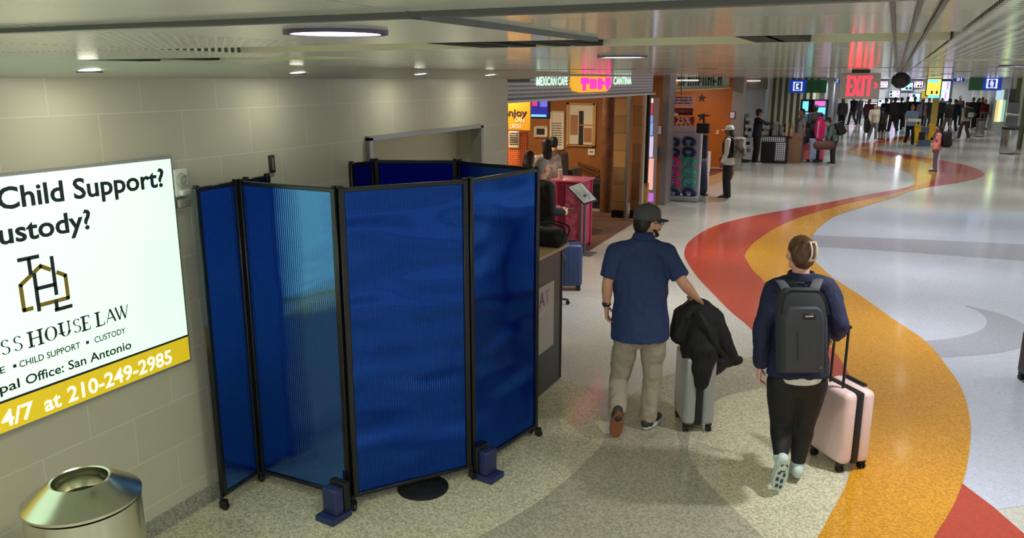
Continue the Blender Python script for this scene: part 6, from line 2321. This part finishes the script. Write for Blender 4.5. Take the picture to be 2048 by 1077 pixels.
for dz, k in ((-.065, .97), (-.03, 1.0), (.03, 1.0), (.055, .95), (.062, .88)):
    layers.append([cB + sdb * p[0] * wB * k + upb * (p[1] * hB - hB * .0) * (k * .5 + .5) + nb_ * dz for p in poly])
m.rings(layers)
body_ = m.build('body', [bpm], bp)
m = MB()
poly2 = [(-.46, -.47), (.36, -.47), (.36, .18), (.32, .27), (.24, .31), (-.30, .31), (-.40, .27), (-.46, .18)]
layers = []
for dz, k in ((.05, 1.0), (.082, .99), (.094, .93)):
    layers.append([cB + sdb * p[0] * wB * k + upb * (p[1] * hB) * k + nb_ * dz for p in poly2])
m.rings(layers)
pk = m.build('pocket', [mat('pack_front', (62, 64, 70), .75, noise=.1, nscale=60)], bp)
m = MB()
m.tube([cB + sdb * wB * -.2 + upb * hB * .02 + nb_ * .094, cB + sdb * wB * -.2 - upb * hB * .32 + nb_ * .094], .004, 0, 6)
m.build('zip', [BLACK()], pk)
m = MB()
arc = [cB + sdb * wB * p[0] * .98 + upb * hB * p[1] * .98 + nb_ * .060 for p in poly[2:]]
m.tube(arc, .004, 0, 6); m.build('zip', [BLACK()], body_)
m = MB(); m.rbox(cB + sdb * wB * .05 + upb * hB * .20 + nb_ * .094, (.075, .036, .006), .002, 0, np.array([sdb, upb, nb_]).T, 1); lb = m.build('badge', [BLKPL()], pk)
m = MB(); m.rbox(cB + sdb * wB * .05 + upb * hB * .205 + nb_ * .098, (.05, .008, .003), .001, 0, np.array([sdb, upb, nb_]).T, 1)
m.rbox(cB + sdb * wB * .27 - upb * hB * .40 + nb_ * .092, (.022, .022, .004), .001, 0, np.array([sdb, upb, nb_]).T, 1)
m.build('badge_mark', [mat('badge_grey', (190, 190, 190), .4)], pk)
m = MB(); m.tube(catmull([cB + sdb * -.04 + upb * hB * .49 - nb_ * .05, cB + sdb * -.03 + upb * hB * .54 - nb_ * .05, cB + sdb * .03 + upb * hB * .54 - nb_ * .05, cB + sdb * .04 + upb * hB * .49 - nb_ * .05], 4), .008, 0, 8); m.build('grab_loop', [BLKPL()], bp)
strapm = mat('strap_grey', (84, 86, 92), .8)
for q, pts in ((-1, [Q(1578, 590, .06), Q(1568, 572, .10), Q(1560, 562, .19), Q(1562, 566, .28), Q(1564, 600, .37), Q(1562, 650, .385)]), (1, [Q(1626, 588, .06), Q(1632, 570, .10), Q(1637, 560, .19), Q(1638, 566, .28), Q(1638, 600, .37), Q(1642, 650, .385)])):
    m = MB(); cv = catmull(pts, 6); m.tube(cv, [(.030, .008)] * len(cv), 0, 10, side=rdir); m.build('shoulder_strap', [strapm], bp)

# ------------------------------------------------------------ people by the cafe and desk
p, J, s, P, B = person(0, 0, 1.72, -60, CARRY, 'grey-haired woman in black standing beyond the security desk', SKIN(), (HGY, 'short'), (K, 'long'), (K, 'long'), SHB, base=(-3.80, 8.95, 0), voxel=.012, bulk=1.08)
m = MB(); q = (J['wrL'] + J['wrR']) / 2 + J['face'] * .16; m.rbox(q + UPv * .02, (.09, .13, .015), .004, 0, rotz(.3)); tag(m.build('phone', [BLKPL()]), 'dark phone held by the grey-haired woman', 'phone')
bb_ = W(1093, 300, 13.3)
person(0, 0, 1.70, 10, CARRY, 'dark-haired customer in striped top at the cafe counter', SKIN2(), (HB, 'long'), (mat('stripe_top', (206, 200, 196), .8, noise=.6, nscale=10), 'long'), (K, 'long'), SHB, base=(bb_[0], bb_[1], 0), voxel=.014)
bb_ = W(1118, 300, 14.0)
person(0, 0, 1.74, 20, LEAN, 'dark-haired customer in brown jacket leaning at the cafe counter', SKIN(), (HB, 'short'), (cloth('brown', (92, 72, 60)), 'long'), (DG, 'long'), SHB, base=(bb_[0], bb_[1], 0), voxel=.014)
bb_ = W(1058, 312, 12.0)
person(0, 0, 1.62, -30, STAND, 'dark-haired customer in black standing under the orange lattice', SKIN2(), (HB, 'long'), (K, 'long'), (K, 'long'), SHB, base=(bb_[0], bb_[1], 0), voxel=.014)
# cafe counter
bb_ = W(1105, 330, 15.0)
m = MB(); m.rbox((bb_[0] - .3, bb_[1], .53), (1.6, .5, 1.06), .01)
tag(m.build('cafe_counter', [mat('counter_brown', (66, 44, 32), .4)]), 'dark brown cafe counter behind the customers', 'counter')

# ------------------------------------------------------------ woman with pale cap and patterned backpack by the shop
p, J, s, P, B = person(1452, 398, 1.64, 62, {'elL': (-.23, .0, 1.12), 'wrL': (-.22, .10, .90), 'elR': (.23, 0, 1.12), 'wrR': (.2, .2, 1.0)}, 'woman with white cap, black vest and backpack facing the shop', SKIN2(), (HB, 'long'), (mat('sleeve_white', (206, 200, 192), .8), 'long'), (K, 'long'), SHB, voxel=.012, hem=.12)
m = MB(); m.tube([J['pelvis'] + UPv * .06, J['chest'], J['neck'] - UPv * .05], [(.185, .135), (.195, .145), (.16, .11)], 0, 18, side=unit(J['shR'] - J['shL'])); m.remesh(.014, 3); m.build('vest', [K], p, smooth='full')
m = MB(); m.rings([[P(.089 * math.cos(a) * c_, -.012 + .106 * math.sin(a) * c_, .042 + h_) for a in np.linspace(0, 2 * math.pi, 20, endpoint=False)] for c_, h_ in ((1.0, -.014), (1.0, .01), (.97, .04), (.86, .068), (.62, .088), (.04, .1))])
m.rbox(P(0, .13, .03), (.13, .10, .010), .004, 0, B); m.build('cap', [mat('cap_white', (204, 216, 214), .7)], p, smooth='full')
pack_on(J, s, mat('pack_camo', (120, 114, 106), .8, noise=.95, nscale=8), 'backpack', 'pale patterned backpack worn by the woman in the white cap', (.34, .22, .46), pocket=mat('pack_taupe', (96, 90, 86), .8))
q = J['pelvis'] + unit(J['shR'] - J['shL']) * .22 - UPv * .12
m = MB(); m.tube([q + UPv * .1, q - UPv * .1, q - UPv * .34], [(.06, .05), (.10, .07), (.05, .04)], 0, 14); m.remesh(.014, 3); m.ripple(.03, 6)
tag(m.build('hanging_jacket', [cloth('rust', (110, 74, 50))], smooth='full'), 'brown jacket hanging beside the woman in the white cap', 'jacket')

# ------------------------------------------------------------ concourse, middle distance
p, J, s, P, B = person(1510, 327, 1.72, -88, REACH, 'man all in black reaching out over the merchandise cart', SKIN2(), (HB, 'short'), (K, 'long'), (K, 'long'), SHB)
m = MB(); m.rings([[P(.089 * math.cos(a) * c_, -.012 + .106 * math.sin(a) * c_, .042 + h_) for a in np.linspace(0, 2 * math.pi, 20, endpoint=False)] for c_, h_ in ((1.0, -.014), (1.0, .01), (.97, .04), (.86, .068), (.62, .088), (.04, .1))]); m.rbox(P(0, .13, .03), (.13, .10, .010), .004, 0, B); m.build('cap', [K], p, smooth='full')
p, J, s, P, B = person(1597, 326, 1.74, 90, STAND, 'man in grey shirt and jeans with dark shoulder bag by the screens', SKIN2(), (HB, 'short'), (GR_, 'short'), (JN, 'long'), SHB)
t = thing('shoulder_bag', J['hipR'], 'dark shoulder bag of the man in grey', 'bag')
q = J['pelvis'] + unit(J['shR'] - J['shL']) * .02 - J['face'] * .20
m = MB(); m.rbox(q, (.16, .26, .30), .04, 0, rotz(.4)); m.build('body', [BLKPL()], t)
m = MB(); m.tube(catmull([q + UPv * .14, J['chest'] - J['face'] * .17, J['shL'] + UPv * .085, J['chest'] + J['face'] * .17, J['pelvis'] + J['face'] * .17], 4), [(.02, .006)] * 17, 0, 8); m.build('strap', [BLKPL()], t)
person(1624, 313, 1.80, 0, WALK, 'person in black seen from behind in front of the bright screen', SKIN2(), (HB, 'short'), (K, 'long'), (K, 'long'), SHB, bulk=1.15)
p, J, s, P, B = person(1664, 329, 1.50, 78, dict(LEAN, elL=(-.23, .2, 1.05), wrL=(-.2, .3, .8), elR=(.23, .2, 1.05), wrR=(.2, .3, .8), hdL=(0, .1, -1), hdR=(0, .1, -1)), 'stooping traveller in grey-green holding cases beside the hot pink one', SKIN(), (HBR, 'short'), (cloth('sage', (90, 108, 104)), 'long'), (DG, 'long'), SHB, bulk=1.1)
m = MB(); m.lathe(tuple(J['head'] + UPv * .06), [(.001, .09), (.06, .085), (.085, .03), (.088, 0), (.15, -.01), (.15, -.016), (.08, -.012)], 0, 20, cap=False); m.build('hat', [mat('hat_dark', (44, 36, 34), .8)], p, smooth='full')
pack_on(J, s, mat('pack_black', (16, 16, 18), .6), 'backpack', 'round black backpack on the stooping traveller', (.32, .24, .42))
q = at(1650, 329); q = W(1648, 291, fwd_of(q) - .2)
t = thing('duffel_bag', q, 'brown duffel hanging in front of the stooping traveller', 'bag')
m = MB(); m.tube([q - rdir * .20, q + rdir * .20], [(.15, .14), (.15, .14)], 0, 16); m.build('body', [cloth('cocoa', (104, 66, 56))], t)
m = MB(); m.tube(catmull([q - rdir * .12 + UPv * .13, q + UPv * .30, q + rdir * .12 + UPv * .13], 5), .012, 0, 8); m.build('handle', [BLKPL()], t)
# child in pink
p, J, s, P, B = person(1868, 345, 1.36, 70, STAND, 'child in pink top and grey trousers standing with a big black backpack', SKIN2(), (HB, 'pony'), (cloth('child_pink', (224, 134, 130)), 'long'), (GR_, 'long'), mat('shoe_plum', (60, 40, 44), .6), voxel=.013)
pack_on(J, s, mat('pack_black', (16, 16, 18), .6), 'backpack', 'big black backpack worn by the child in pink', (.32, .24, .46))
m = MB(); q = J['chest'] + J['face'] * .15; m.ell(q, (.05, .05, .05)); m.build('collar_pouch', [K], p)
# woman in pale blue carrying a tray
p, J, s, P, B = person(1817, 291, 1.66, 168, dict(CARRY, **{k: WALK[k] for k in ('knL', 'anL', 'toeL', 'knR', 'anR', 'toeR')}), 'woman in pale blue top and black trousers carrying a cream tray', SKIN(), (HBR, 'bun'), (cloth('pale_blue', (140, 176, 208)), 'short'), (K, 'long'), SHB)
q = (J['wrL'] + J['wrR']) / 2 + J['face'] * .12
m = MB(); m.rbox(q + UPv * .03, (.50, .34, .12), .015, 0, rotz(back_dir(168))); tag(m.build('tray', [mat('tray_cream', (226, 218, 196), .5)]), 'cream tray box carried by the woman in pale blue', 'tray')

crowd = [
    # px, py, height, facing, pose, label, skin, hair, top, bottom, shoe, extra
    (1703, 252, 1.74, 20, WALK, 'person in black coat walking under the EXIT sign', SKIN2(), (HB, 'short'), (K, 'long'), (DG, 'long'), SHB, {}),
    (1744, 282, 1.62, 175, WALK, 'woman in cream sweater and grey jeans walking towards the camera', SKIN(), (HB, 'long'), (CRM, 'long'), (mat('jeans_grey', (128, 132, 138), .8), 'long'), SHW, {}),
    (1760, 281, 1.45, 10, STAND, 'person in dark shorts and white socks beside the cream sweater', SKIN2(), (HB, 'short'), (K, 'short'), (K, 'short'), SHB, {}),
    (1784, 266, 1.80, 5, WALK, 'broad person all in black left of the pale blue woman', SKIN2(), (HB, 'short'), (K, 'long'), (K, 'long'), SHB, {'bulk': 1.2}),
    (1797, 262, 1.76, -20, STAND, 'tall person in charcoal next to the broad person in black', SKIN(), (HBR, 'short'), (DG, 'long'), (K, 'long'), SHB, {}),
    (1823, 262, 1.80, 160, STAND, 'person in black behind the woman in pale blue', SKIN2(), (HB, 'short'), (K, 'long'), (K, 'long'), SHB, {'bulk': 1.15}),
    (1838, 264, 1.68, 180, STAND, 'person in lilac top behind the cleaning cart', SKIN(), (HBR, 'long'), (cloth('lilac', (168, 156, 180)), 'short'), (JN, 'long'), SHW, {}),
    (1892, 272, 1.78, 8, WALK, 'man in black top and grey trousers walking away in the far concourse', SKIN2(), (HB, 'short'), (K, 'long'), (mat('slate_trouser', (104, 104, 112), .8), 'long'), SHW, {}),
    (1904, 266, 1.70, -10, WALK, 'person in dark navy ahead of the man in grey trousers', SKIN(), (HBR, 'short'), (NV, 'long'), (NV, 'long'), SHB, {}),
    (1926, 279, 1.68, 6, WALK, 'traveller in pale sleeves with green backpack walking away', SKIN(), (mat('hair_red', (104, 50, 36), .5), 'short'), (mat('sleeve_pale', (198, 204, 186), .8), 'long'), (cloth('umber', (74, 62, 56)), 'long'), SHB, {'pack': 1}),
    (1733, 264, 1.70, 170, STAND, 'person in dark maroon behind the cream sweater', SKIN2(), (HB, 'long'), (cloth('maroon', (66, 24, 40)), 'long'), (K, 'long'), SHB, {}),
    (1766, 262, 1.72, 185, STAND, 'person in navy near the dark shorts', SKIN2(), (HB, 'short'), (NV, 'long'), (JN, 'long'), SHB, {}),
    (1681, 262, 1.72, 150, STAND, 'person in patterned dark top left of the EXIT sign', SKIN2(), (HB, 'long'), (mat('patterned_dark', (70, 60, 56), .8, noise=.6, nscale=14), 'long'), (K, 'long'), SHB, {}),
    (1852, 258, 1.70, 180, STAND, 'person in black left of the yellow post', SKIN2(), (HB, 'short'), (K, 'short'), (DG, 'long'), SHB, {}),
    (1878, 256, 1.66, 170, STAND, 'person in dark grey right of the yellow post', SKIN(), (HB, 'long'), (DG, 'long'), (K, 'long'), SHB, {}),
    (1810, 256, 1.74, 0, STAND, 'far person in black between the crowd and the bright shops', SKIN2(), (HB, 'short'), (K, 'long'), (K, 'long'), SHB, {}),
    (1940, 258, 1.72, 120, STAND, 'first dark figure of the waiting group right of the green backpack', SKIN2(), (HB, 'short'), (K, 'long'), (K, 'long'), SHB, {}),
    (1951, 256, 1.66, 200, STAND, 'dark figure of the waiting group directly behind the smaller bin', SKIN(), (HB, 'long'), (K, 'long'), (K, 'long'), SHB, {}),
    (1958, 255, 1.70, 160, STAND, 'figure in charcoal of the waiting group by the standing desk', SKIN2(), (HB, 'short'), (DG, 'long'), (K, 'long'), SHB, {}),
    (1964, 258, 1.60, 180, STAND, 'figure in dark red right of the standing desk', SKIN(), (HBR, 'long'), (cloth('crimson', (120, 30, 46)), 'long'), (K, 'long'), SHB, {}),
    (1914, 252, 1.74, 170, STAND, 'far figure in black left of the waiting group', SKIN2(), (HB, 'short'), (K, 'long'), (K, 'long'), SHB, {}),
    (1716, 250, 1.70, 200, STAND, 'far person in grey under the right end of the EXIT sign', SKIN(), (HBR, 'short'), (GR_, 'long'), (JN, 'long'), SHW, {}),
]
for c_ in crowd:
    px, py, h_, dg, po, lab, sk, ha, tp_, bo, sh2, ex2 = c_
    ex2 = dict(ex2)
    pkf = ex2.pop('pack', 0)
    p, J, s, P, B = person(px, py, h_, dg, po, lab, sk, ha, tp_, bo, sh2, voxel=.020, **ex2)
    if pkf:
        pack_on(J, s, mat('pack_green', (44, 66, 54), .7), 'backpack', 'dark green backpack with a pale patch on the traveller walking away', (.34, .2, .46), pocket=mat('patch_pale', (206, 222, 206), .6))
    if lab.startswith('woman in cream'):
        q = J['hipR'] - UPv * .2 + unit(J['shR'] - J['shL']) * .2
        t = thing('tote_bag', q, 'long black bag carried by the woman in the cream sweater', 'bag')
        m = MB(); m.rbox(q, (.14, .32, .62), .05, 0, rotz(.2)); m.build('body', [BLKPL()], t)
        m = MB(); m.tube([q + UPv * .3, q + UPv * .55], .012, 0, 8); m.build('strap', [BLKPL()], t)
